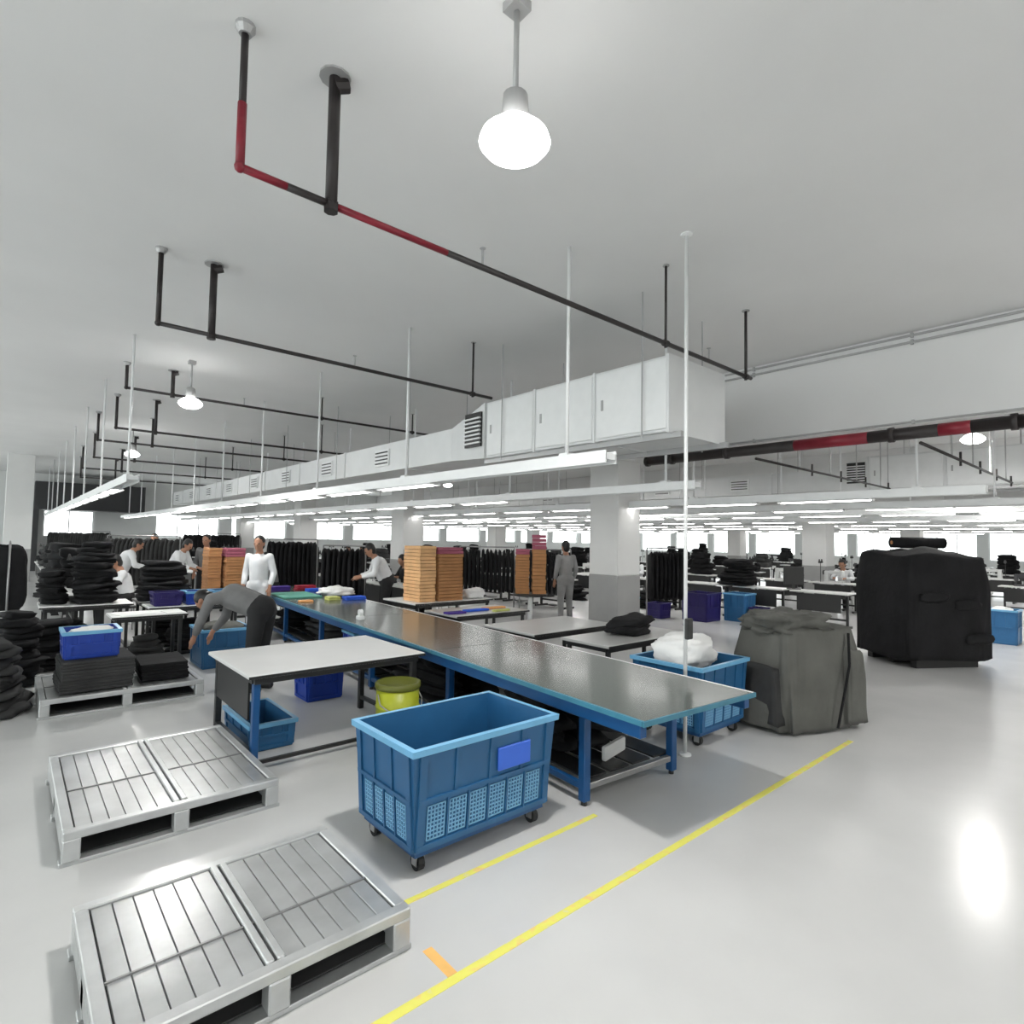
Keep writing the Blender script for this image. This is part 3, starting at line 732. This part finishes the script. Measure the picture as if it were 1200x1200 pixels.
for s in (-1, 1): MB().tube((s*.40, 0, .085), (s*.405, 0, .085), .03, n=12).build('core', CARD, rl)

# ================================================================== drum
t = thing('paint_drum', 'yellow green drum standing behind the large blue bin', 'drum', (2.44, 4.16, 0), 0)
MB().lathe([(.16, 0), (.172, .01), (.172, .18), (.18, .19), (.172, .20), (.172, .38), (.18, .39), (.172, .40), (.172, .53)], (0, 0, 0), 28).build('drum_shell', OLIVE, t, True)
MB().lathe([(.178, .53), (.183, .54), (.183, .575), (.164, .58), (.155, .55)], (0, 0, 0), 28).build('rim', OLIVED, t, True)
MB().path([(-.18, 0, .50), (-.19, -.06, .43), (-.12, -.17, .36), (0, -.20, .34), (.12, -.17, .36), (.19, -.06, .43), (.18, 0, .50)], .006, 6).build('handle', STEEL, t)

# ================================================================== loaded pallet and left corner
folded('tall pile of folded charcoal cloth on the loaded pallet', .72, 7.32, .187, .60, .62, 10, CLOTHD, .03, .03)
folded('low pile of folded black cloth at the right of the loaded pallet', 1.34, 7.4, .187, .44, .62, 6, CLOTHK, -.04, .03)
crate('cobalt blue crate on the folded cloth of the loaded pallet', .68, 7.35, .46, .44, .27, BLUEC, .488)
tag(lump(.17, .16, .06, 61, .2).build('cloth_heap', CLOTHW, None, True, (.70, 7.36, .66)), 'white and lilac cloth in the cobalt crate', 'cloth')
tag(pile(.30, .42, .70, 62).build('cloth_heap', CLOTHD, None, True, (-.14, 7.5, 0)), 'waist high charcoal cloth heap on the floor left of the loaded pallet', 'cloth')
tag(pile(.22, .30, .84, 63).build('cloth_heap', CLOTHK, None, True, (.12, 8.7, 0)), 'black cloth heap behind the loaded pallet corner', 'cloth')
table('white table behind the loaded pallet with papers', .98, 8.42, 1.80, 8.98, TOPW, BLKM)
for (x, y, r) in ((1.15, 8.62, .3), (1.42, 8.7, -.2), (1.67, 8.66, .1)):
    tag(MB().bx(-.11, -.15, 0, .11, .15, .006).build('paper_sheet', CLOTHW, None, False, (x, y, .721), r), 'white paper pad lying on the table behind the loaded pallet', 'paper', 'papers on the table')
crate('blue crate on the floor where the bending worker reaches', 2.24, 8.55, .60, .66, .50, BLUEB)
tag(lump(.24, .26, .1, 71, .2).build('cloth_heap', CLOTHG, None, True, (2.24, 8.55, .36)), 'grey cloth inside the crate at the bending worker', 'cloth')
table('white table with navy, cobalt and sky crates behind the bending worker', 1.5, 9.25, 2.7, 9.85, TOPW, BLKM)
crate('navy crate on the white table behind the bending worker', 1.74, 9.5, .34, .34, .19, BLUEN, .721)
crate('cobalt crate between navy and sky crates on the white table', 2.12, 9.5, .30, .34, .19, BLUEC, .721)
crate('sky blue crate at the end of the white table', 2.48, 9.5, .30, .34, .19, BLUES, .721)
table('white table under the tall black garment heaps', .35, 10.0, 1.42, 10.75, TOPW, BLKM)
tag(pile(.27, .30, .90, 81).build('garment_heap', CLOTHK, None, True, (.98, 10.4, .721)), 'tall black garment heap on the table, highest of the heaps there', 'garments')
tag(pile(.17, .2, .46, 82).build('garment_heap', CLOTHK, None, True, (.5, 10.45, .721)), 'small black garment heap beside the tall one', 'garments')
table('dark table beside the tall black garment heaps', 1.50, 10.05, 2.2, 10.75, TOPGR, BLKM)
tag(pile(.34, .32, .60, 83).build('garment_heap', CLOTHK, None, True, (1.84, 10.38, .721)), 'broad black garment heap on the grey table', 'garments')
for (x, y, rx, ry, h, sd, mm, lb) in ((.72, 10.35, .2, .26, .5, 91, CLOTHK, 'black cloth pile on the floor under the table of tall heaps'), (1.85, 10.4, .22, .24, .5, 92, CLOTHK, 'black cloth pile on the floor under the grey heap table'),
        (1.40, 8.74, .20, .13, .44, 93, CLOTHD, 'charcoal cloth pile under the table behind the loaded pallet'), (2.1, 9.58, .34, .14, .5, 94, CLOTHK, 'black cloth pile under the table of small crates'), (.45, 9.45, .3, .3, .62, 95, CLOTHK, 'black cloth pile on the floor before the heap table')):
    tag(pile(rx, ry, h, sd).build('cloth_heap', mm, None, True, (x, y, 0)), lb, 'cloth')
crate('blue crate under the green table between its legs', *onT(.60, 5.40), .5, .42, .30, BLUEC, .156, None, TR)
crate('navy crate on the floor left of the green table, behind the white table', 2.62, 6.15, .4, .36, .34, BLUEC)
# ================================================================== sewing rows
def make_station_table(parts=True):
    t = thing('sewing_table', 'white sewing table', 'table', (0, 0, -50))
    T = MB().cbox(-.28, -.58, .72, .28, .58, .75, .005); B = MB()
    for y in (-.48, .48):
        B.bx(-.22, y-.025, 0, .22, y+.025, .045); B.bx(-.03, y-.02, .045, .03, y+.02, .68); B.bx(-.2, y-.02, .68, .2, y+.02, .72)
    R = MB().bx(-.02, -.46, .16, .02, .46, .20); P = MB().bx(-.15, -.2, .05, .1, .15, .065); Mo = MB().tube((.05, -.12, .56), (.05, .12, .56), .08, n=12); Mo.bx(.03, -.05, .62, .07, .05, .72)
    T.build('table_top', TOPW, t); MB().bx(-.25, -.44, .34, -.235, .44, .70).build('front_panel', BLKM, t)
    if parts:
        L = None
        for y in (-.48, .48):
            l = MB(); l.bx(-.22, y-.025, 0, .22, y+.025, .045); l.bx(-.03, y-.02, .045, .03, y+.02, .68); l.bx(-.2, y-.02, .68, .2, y+.02, .72)
            l.build('leg', BLKM, t)
        R.build('stretcher', BLKM, t); P.build('treadle', BLKM, t); Mo.build('motor', MACHD, t)
    else:
        B.add(R.v, R.f); B.add(Mo.v, Mo.f); B.build('leg_frame', BLKM, t)
    return t
def make_machine(parts=True, m_=MACH):
    t = thing('sewing_machine', 'sewing machine', 'sewing machine', (0, 0, -50))
    bed = MB().cbox(-.09, -.24, 0, .09, .24, .03, .006)
    arm = MB().cbox(-.06, .12, .03, .06, .24, .30, .02); arm.cbox(-.05, -.20, .21, .05, .13, .31, .02); arm.cbox(-.055, -.24, .13, .055, -.15, .31, .02)
    nb = MB().tube((0, -.195, .035), (0, -.195, .13), .008, n=6); nb.bx(-.02, -.21, .03, .02, -.18, .036)
    hw = MB().tube((0, .24, .25), (0, .275, .25), .06, n=14)
    st = MB().tube((-.12, .3, 0), (-.12, .3, .55), .008, n=6); st.bx(-.24, .293, .50, .0, .307, .51)
    for x in (-.2, -.04): st.lathe([(.035, 0), (.012, .10)], (x, .3, .51), 8)
    if parts:
        bed.build('bed', m_, t); arm.build('arm', m_, t, False); nb.build('needle_bar', CHROME, t); hw.build('handwheel', BLKM, t); st.build('thread_stand', WHITE, t)
    else:
        for q in (arm, nb): bed.add(q.v, q.f)
        bed.build('machine_body', m_, t); hw.add(st.v, st.f); hw.build('handwheel', BLKM, t)
    return t
STN, STF = make_station_table(True), make_station_table(False)
SMN, SMF, SMD = make_machine(True), make_machine(False), make_machine(False, MACHD)
HEAPS = []
for q in range(5):
    me = pile(.26, .22, .30+.10*(q % 3), 100+q, .09)
    o = me.build('garment_heap', CLOTHK if q != 3 else CLOTHD, None, True, (0, 0, -50)); tag(o, 'x', 'garments'); HEAPS.append(o)
STOOL = thing('work_stool', 'stool', 'stool', (0, 0, -50))
MB().cbox(-.16, -.16, .42, .16, .16, .46, .02).build('seat', BLKM, STOOL)
for sx in (-1, 1):
    for sy in (-1, 1): MB().tube((sx*.12, sy*.12, .42), (sx*.15, sy*.15, 0), .012, n=6).build('leg', STEEL, STOOL)
MB().path([(-.14, -.14, .15), (.14, -.14, .15), (.14, .14, .15), (-.14, .14, .15), (-.14, -.14, .15)], .008, 6).build('foot_ring', STEEL, STOOL)
rows = [ # x, first y, last y, near?, phrase
    (.95, 12.2, 28, False, 'row behind the black heaps'),
    (3.9, 13.4, 28, False, 'row past the green table'),
    (6.3, 10.2, 28, True, 'row behind the middle cardboard'),
    (10.8, 10.6, 28, True, 'row behind the standing worker'),
    (13.2, 4.9, 27, True, 'row just past the nearest column'),
    (16.6, 3.2, 27, False, 'second row past the nearest column'),
    (20.0, 2.4, 27, False, 'third row past the nearest column'),
    (24.0, 1.8, 27, False, 'fourth row past the nearest column'),
    (28.4, 1.4, 27, False, 'fifth row past the nearest column'),
    (33.0, 1.2, 27, False, 'last row but one before the windows'),
    (37.5, 1.2, 27, False, 'row next to the windows')]
rnd = random.Random(11)
COLUMNS = [(cx, cy) for cx in (8.35, 18.05, 27.75) for cy in (6.6, 14.2, 21.8, 29.4)]+[(-.15, 26)]
SEATS = []
KEEP = [13.2/at(866, 1)[0]*at(866, 1)[1], 13.2/at(930, 1)[0]*at(930, 1)[1]]
for (x, ya, yb, near, ph) in rows:
    y = ya; step = 1.32 if x < 18 else (1.9 if x < 27 else 2.6); k = 0
    while y < yb:
        bad = any(cx-.4 < x < cx+1.1 and cy-.75 < y < cy+1.35 for cx, cy in COLUMNS)
        if not bad:
            dn = near and y < ya+6
            copy_tree(STN if dn else STF, (x, y, 0), 0, 'white topped sewing table in the '+ph, 'sewing tables in the '+ph)
            kind = rnd.random()
            if x == 13.2 and any(abs(y-c) < .9 for c in KEEP): y += step; continue
            mz = .752
            if kind < .58:
                dk = rnd.random() < (.8 if x == 13.2 else .5)
                copy_tree(SMN if dn and not dk else (SMD if dk else SMF), (x+.06, y+.05, mz), math.pi if rnd.random() < .5 else 0, ('dark' if dk else 'white')+' sewing machine on a table in the '+ph, ('dark' if dk else 'white')+' sewing machines in the '+ph)
                hy = y-.42
                if rnd.random() < .35:
                    hp = rnd.choice(HEAPS); s = rnd.uniform(.5, .62); copy_tree(hp, (x-.05, hy, mz-.001), rnd.uniform(-.4, .4), 'small dark garment heap beside a machine in the '+ph, 'small garment heaps in the '+ph, (s, s*.6, s*1.3))
            else:
                hp = rnd.choice(HEAPS); s = rnd.uniform(.9, 1.25); copy_tree(hp, (x, y, mz-.001), rnd.uniform(-.4, .4), 'large dark garment heap covering a table in the '+ph, 'large garment heaps in the '+ph, (s*.9, s*1.3, s*rnd.uniform(1.0, 1.7)))
            if kind < .58 and rnd.random() < .6: SEATS.append((x+.60, y, ph, dn))
        y += step; k += 1
for hp in HEAPS: bpy.data.objects.remove(hp)
# stools by the first row and crates under and before it
for (x, y, ph, dn) in SEATS:
    if dn: copy_tree(STOOL, (x+.05, y, 0), 0, 'black seated work stool behind the tables in the '+ph, 'work stools in the '+ph)
for lb, px, d, w, dd, h, m_ in (('navy crate before the first row, right of the power pole', 824, 14.2, .4, .4, .34, BLUEN), ('large navy crate standing before the first row tables', 872, 13.9, .62, .62, .62, BLUEN),
        ('sky blue crate next to the large navy crate', 914, 13.9, .5, .5, .62, BLUES), ('blue crate beside the nearest column', 784, 14.6, .55, .5, .42, BLUEB), ('small navy crate at the row end by the grey bundle', 944, 13.8, .3, .3, .34, BLUEN),
        ('blue crate on the floor behind the huge black bale', 1172, 10.7, .5, .5, .62, BLUES)):
    x, y = at(px, d); crate(lb, x-(0 if px > 1100 else 1.85 if px == 944 else 1.5), y+(0 if px > 1100 else .25), w, dd, h, m_)
tag(lump(.16, .16, .1, 201, .2).build('cloth_heap', CLOTHW, None, True, (at(1172, 10.7)[0], at(1172, 10.7)[1], .47)), 'white cloth in the crate behind the huge bale', 'cloth')
for i in range(9):
    yy = 5.0+1.32*i
    if i > 2: tag(pile(.2, .42, .46, 300+i).build('cloth_bundle', CLOTHK if i % 2 else CLOTHD, None, True, (12.64, yy, 0)), 'dark cloth bundle on the floor along the row just past the nearest column', 'cloth', 'bundles along the first row')
x, y = at(866, 13.7)
tag(pile(.34, .42, .62, 311).build('garment_heap', CLOTHK, None, True, (13.2, 13.2/x*y, .751)), 'domed black garment heap against the windows on the first row', 'garments')
x, y = at(930, 13.2)
t = thing('computer_monitor', 'black monitor back standing on the row end before the white column', 'monitor', (13.2, 13.2/x*y, .751), -.72)
MB().cbox(-.22, -.03, .10, .22, .03, .50, .01).build('screen_back', BLKM, t); MB().bx(-.03, -.02, .02, .03, .02, .14).build('neck', BLKM, t); MB().cbox(-.12, -.09, 0, .12, .09, .02, .005).build('foot', BLKM, t)
# tall things standing in the rows
x, y = at(782, 12.0)
t = thing('garment_rack', 'rack of hanging black garments right beside the nearest column', 'rack', (x, y, 0), -.7)
for s in (-.42, .42): MB().tube((s, 0, .02), (s, 0, 1.62), .016, n=8).build('upright', STEEL, t, True); MB().bx(s-.02, -.25, 0, s+.02, .25, .03).build('foot', STEEL, t)
MB().tube((-.42, 0, 1.62), (.42, 0, 1.62), .014, n=8).build('rail', STEEL, t)
for i in range(9):
    g = lump(.035, .23, .50, 210+i, .12, 2.5, 14, 14, .5, .05); g.v = [(xx-.34+i*.085, yy, zz+.55) for xx, yy, zz in g.v]; g.build('garment', CLOTHK, t, True)
def rack_row(label, px, d, w, h, rz, m_=CLOTHK, group=None):
    x, y = at(px, d)
    t = thing('garment_rack', label, 'rack', (x, y, 0), rz, group)
    for s in (-w/2, w/2): MB().tube((s, 0, .02), (s, 0, h), .016, n=8).build('upright', STEEL, t, True); MB().bx(s-.02, -.22, 0, s+.02, .22, .03).build('foot', STEEL, t)
    MB().tube((-w/2, 0, h), (w/2, 0, h), .014, n=8).build('rail', STEEL, t)
    n = int(w/.1)
    for i in range(n):
        g = lump(.042, .22, h*.33, 230+i, .12, 2.5, 12, 12, .5, .05); g.v = [(xx-w/2+.05+i*(w-.1)/(n-1), yy, zz+h*.31) for xx, yy, zz in g.v]; g.build('garment', m_, t, True)
rack_row('rack of hanging black garments at the far end of the green table', 345, 13.7, 1.15, 1.66, -.72)
rack_row('rack of hanging black garments behind the white shirted worker at the stacks', 405, 11.6, .85, 1.56, -.72)
rack_row('rack of dark garments behind the middle cardboard stacks', 572, 13.7, 1.3, 1.56, -.72)
rack_row('rack of dark garments behind the pedestal table', 640, 13.6, 1.2, 1.52, -.72)
rack_row('charcoal garment rack near the far strip window', 95, 25.0, 2.6, 1.78, -.72, CLOTHD)
rack_row('charcoal garment rack before the dark bulkhead', 170, 13.5, 1.7, 1.68, -.72, CLOTHD)
rack_row('black garment rack under the bulkhead end', 250, 27.0, 2.6, 1.78, -.72)
rack_row('black garment rack on the far left behind the heaps', 14, 9.6, 1.3, 1.56, 1.57)

# ================================================================== people
def remesh(parts, name, m_, parent, voxel=.014, smooth=6):
    me = bpy.data.meshes.new(name); b = MB()
    for q in parts:
        if q[0] == 'c':
            _, p0, p1, r0, r1 = q; b.tube(p0, p1, r0, r1, n=12); b.ball(p0, r0, 12, 8); b.ball(p1, r1, 12, 8)
        else:
            _, c, r, sq = q; b.ball(c, r, 16, 12, sq)
    me.from_pydata(b.v, [], b.f); me.update()
    o = bpy.data.objects.new(name, me); COL.objects.link(o)
    md = o.modifiers.new('r', 'REMESH'); md.mode = 'VOXEL'; md.voxel_size = voxel
    ms = o.modifiers.new('s', 'SMOOTH'); ms.iterations = smooth; ms.factor = .5
    dg = bpy.context.evaluated_depsgraph_get(); dg.update()
    n = bpy.data.meshes.new_from_object(o.evaluated_get(dg)); bpy.data.objects.remove(o)
    n.materials.clear(); n.materials.append(m_); n.polygons.foreach_set('use_smooth', [True]*len(n.polygons))
    r = bpy.data.objects.new(name, n); COL.objects.link(r); r.parent = parent
    return r
def person(label, x, y, rz, pose, shirt, trous, group=None, z=0.0, seed=0):
    """faces local +Y"""
    t = thing('person', label, 'person', (x, y, z), rz, group)
    V = Vector
    if pose == 'stand':
        pel, chest, neck, head = V((0,0,.95)), V((0,.01,1.28)), V((0,.0,1.46)), V((0,.03,1.60))
        hip = [V((s*.09,0,.90)) for s in (-1,1)]; knee = [V((s*.10,.03,.50)) for s in (-1,1)]; ank = [V((s*.11,0,.09)) for s in (-1,1)]
        sh = [V((s*.175,0,1.39)) for s in (-1,1)]; el = [V((s*.235,-.03,1.12)) for s in (-1,1)]; wr = [V((s*.22,.08,.89)) for s in (-1,1)]; hd = V((0,.25,-.97))
        hf = V((0, 1, -.08)); 
    elif pose == 'work':      # standing, leaning over a table with both forearms forward
        pel, chest, neck, head = V((0,-.05,.93)), V((0,.10,1.23)), V((0,.19,1.38)), V((0,.27,1.49))
        hip = [V((s*.09,-.05,.89)) for s in (-1,1)]; knee = [V((s*.10,.0,.50)) for s in (-1,1)]; ank = [V((s*.12,-.05,.09)) for s in (-1,1)]
        sh = [V((s*.175,.15,1.33)) for s in (-1,1)]; el = [V((s*.25,.22,1.06)) for s in (-1,1)]; wr = [V((s*.14,.45,1.0)) for s in (-1,1)]; hd = V((0,.9,-.3)); hf = V((0,.85,-.5))
    elif pose == 'bend':      # bent at the waist, arms reaching down
        pel, chest, neck, head = V((0,-.06,.92)), V((0,.30,1.04)), V((0,.52,1.02)), V((0,.66,.98))
        hip = [V((s*.09,-.06,.88)) for s in (-1,1)]; knee = [V((s*.10,-.02,.49)) for s in (-1,1)]; ank = [V((s*.12,-.06,.09)) for s in (-1,1)]
        sh = [V((s*.175,.46,1.03)) for s in (-1,1)]; el = [V((s*.22,.54,.78)) for s in (-1,1)]; wr = [V((s*.15,.66,.60)) for s in (-1,1)]; hd = V((0,.35,-.9)); hf = V((0,.45,-.9))
    else:                     # sitting at a machine
        pel, chest, neck, head = V((0,0,.62)), V((0,.06,.92)), V((0,.10,1.11)), V((0,.17,1.22))
        hip = [V((s*.09,0,.585)) for s in (-1,1)]; knee = [V((s*.13,.38,.55)) for s in (-1,1)]; ank = [V((s*.13,.36,.09)) for s in (-1,1)]
        sh = [V((s*.17,.07,1.04)) for s in (-1,1)]; el = [V((s*.25,.16,.84)) for s in (-1,1)]; wr = [V((s*.12,.36,.86)) for s in (-1,1)]; hd = V((0,1,-.1)); hf = V((0,.9,-.4))
    hf.normalize(); hd.normalize(); side = V((1,0,0)); hu = side.cross(hf).normalized()
    P = [('c', pel, chest, .125, .13), ('c', chest, neck, .11, .06), ('c', neck, head-hu*.02, .052, .052)]
    P += [('e', head+hu*.025, .098, (.80, .95, 1.10)), ('c', head-hu*.06+hf*.035, head+hu*.0+hf*.03, .055, .07), ('c', head+hf*.085, head+hf*.108-hu*.018, .012, .014)]
    for s in (-1, 1): P.append(('e', head+side*s*.08-hf*.005, .022, (.6, 1, 1.5)))
    for i in (0, 1):
        P += [('c', sh[i], el[i], .05, .041), ('c', el[i], wr[i], .040, .028), ('c', chest, sh[i], .09, .055), ('c', pel, hip[i], .11, .095), ('c', hip[i], knee[i], .088, .058), ('c', knee[i], ank[i], .056, .038), ('c', ank[i]-V((0,.04,.05)), ank[i]+V((0,.15,-.055)), .038, .032)]
        s = -1 if i == 0 else 1
        pm = wr[i]+hd*.075; P.append(('c', wr[i], pm, .026, .034)); cross = hd.cross(side).normalized()
        for q in range(4):
            a = pm+side*(q-1.5)*.017; L = (.055, .066, .070, .058)[q]; kk = a+hd*L*.6; P += [('c', a, kk, .0095, .009), ('c', kk, kk+(hd*.7-cross*.5*s*0+V((0,0,-.4)))*L*.6, .009, .008)]
        P.append(('c', wr[i]+hd*.03-side*s*.02, wr[i]+hd*.075-side*s*.055, .012, .010))
    remesh(P, 'body', SKIN, t, .011, 4)
    h = [('e', head+hu*.045-hf*.018, .105, (.84, .92, 1.0)), ('e', head-hf*.05-hu*.03, .075, (.95, .75, 1.1))]
    # keep the face free
    ho = remesh(h, 'hair', HAIR, t, .012, 3); me = ho.data; bm = bmesh.new(); bm.from_mesh(me)
    cut = [v for v in bm.verts if (v.co-head).dot(hf) > .045 and (v.co-head).dot(hu) < .075]; bmesh.ops.delete(bm, geom=cut, context='VERTS'); bm.to_mesh(me); bm.free()
    for s in (-1, 1):
        c = head+hf*.088+side*s*.033+hu*.012
        MB().ball(c, .011, 8, 6).build('eye', HAIR, t, True)
    sp = [('c', pel+(chest-pel)*.22, chest, .148, .152), ('c', chest, neck-(neck-chest)*.25, .12, .072)]
    for i in (0, 1): sp += [('c', chest, sh[i], .10, .062), ('c', sh[i], el[i], .060, .054), ('c', el[i], el[i]+(wr[i]-el[i])*.75, .055, .044)]
    remesh(sp, 'shirt', shirt, t, .016, 5)
    tp = [('c', pel, pel+(chest-pel)*.16, .152, .146)]
    for i in (0, 1): tp += [('c', pel, hip[i], .13, .115), ('c', hip[i], knee[i], .108, .078), ('c', knee[i], ank[i], .076, .060)]
    remesh(tp, 'trousers', trous, t, .016, 5)
    for i in (0, 1):
        a = ank[i]; remesh([('c', a+V((0,-.05,-.045)), a+V((0,.17,-.055)), .046, .038)], 'shoe', BLKM, t, .014, 3)
    return t
FACE_L = math.atan2(.659, -.752)-math.pi/2      # facing image left
FACE_R = FACE_L+math.pi; FACE_AWAY = -math.radians(41.2); FACE_US = FACE_AWAY+math.pi
x, y = at(306, 6.55); person('worker in grey shirt and black trousers bending over the crates', x, y, FACE_L-.15, 'bend', SHG, TRK)
x, y = at(664, 12.3); person('worker in mid grey clothes standing in the open beside the nearest column', x, y, FACE_AWAY+.4, 'stand', SHM, SHM)
x, y = at(452, 10.9); person('worker in white shirt leaning beside the pale cardboard stack', x, y, FACE_L+.35, 'work', SHW, TRK)
x, y = at(306, 9.6); person('worker in white clothes standing right behind the reddish cardboard stack', x, y, FACE_US, 'stand', SHW, SHW)
x, y = at(207, 12.6); person('worker in white shirt working left of the brown cardboard stack', x, y, FACE_R, 'work', SHW, TRK)
x, y = at(146, 12.2); person('worker in pale grey shirt leaning over a table by the black heaps', x, y, FACE_R+.6, 'work', SHW, TRK)
x, y = at(183, 15.5); person('worker in white standing before the charcoal racks', x, y, FACE_US, 'stand', SHW, SHW)
x, y = at(244, 13.0); person('worker in dark shirt standing behind the white shirted worker', x, y, FACE_US, 'stand', SHG, TRK)
PROTO = {}
k = 0
for (sx, sy, ph, dn) in SEATS:
    far = sx > 16 or sy > 12
    if k < 26 and (k*7) % 3 != 1 or dn:
        c = (SHW, SHG, TRK)[(k*5) % 3]; cn = ('white', 'grey', 'black')[(k*5) % 3]
        lb = 'seated worker in %s shirt at the %s' % (cn, ph); gp = 'seated %s shirted workers in the %s' % (cn, ph)
        if not dn: copy_tree(STOOL, (sx+.05, sy, 0), 0, 'black work stool under a seated worker in the '+ph, 'work stools in the '+ph)
        if cn not in PROTO: PROTO[cn] = person(lb, sx+.05, sy, math.pi/2, 'sit', c, TRK, gp)
        else: copy_tree(PROTO[cn], (sx+.05, sy, 0), math.pi/2, lb, gp)
    k += 1
for o in (STN, STF, SMN, SMF, SMD, STOOL):
    for c in kids(o): bpy.data.objects.remove(c)
    bpy.data.objects.remove(o)
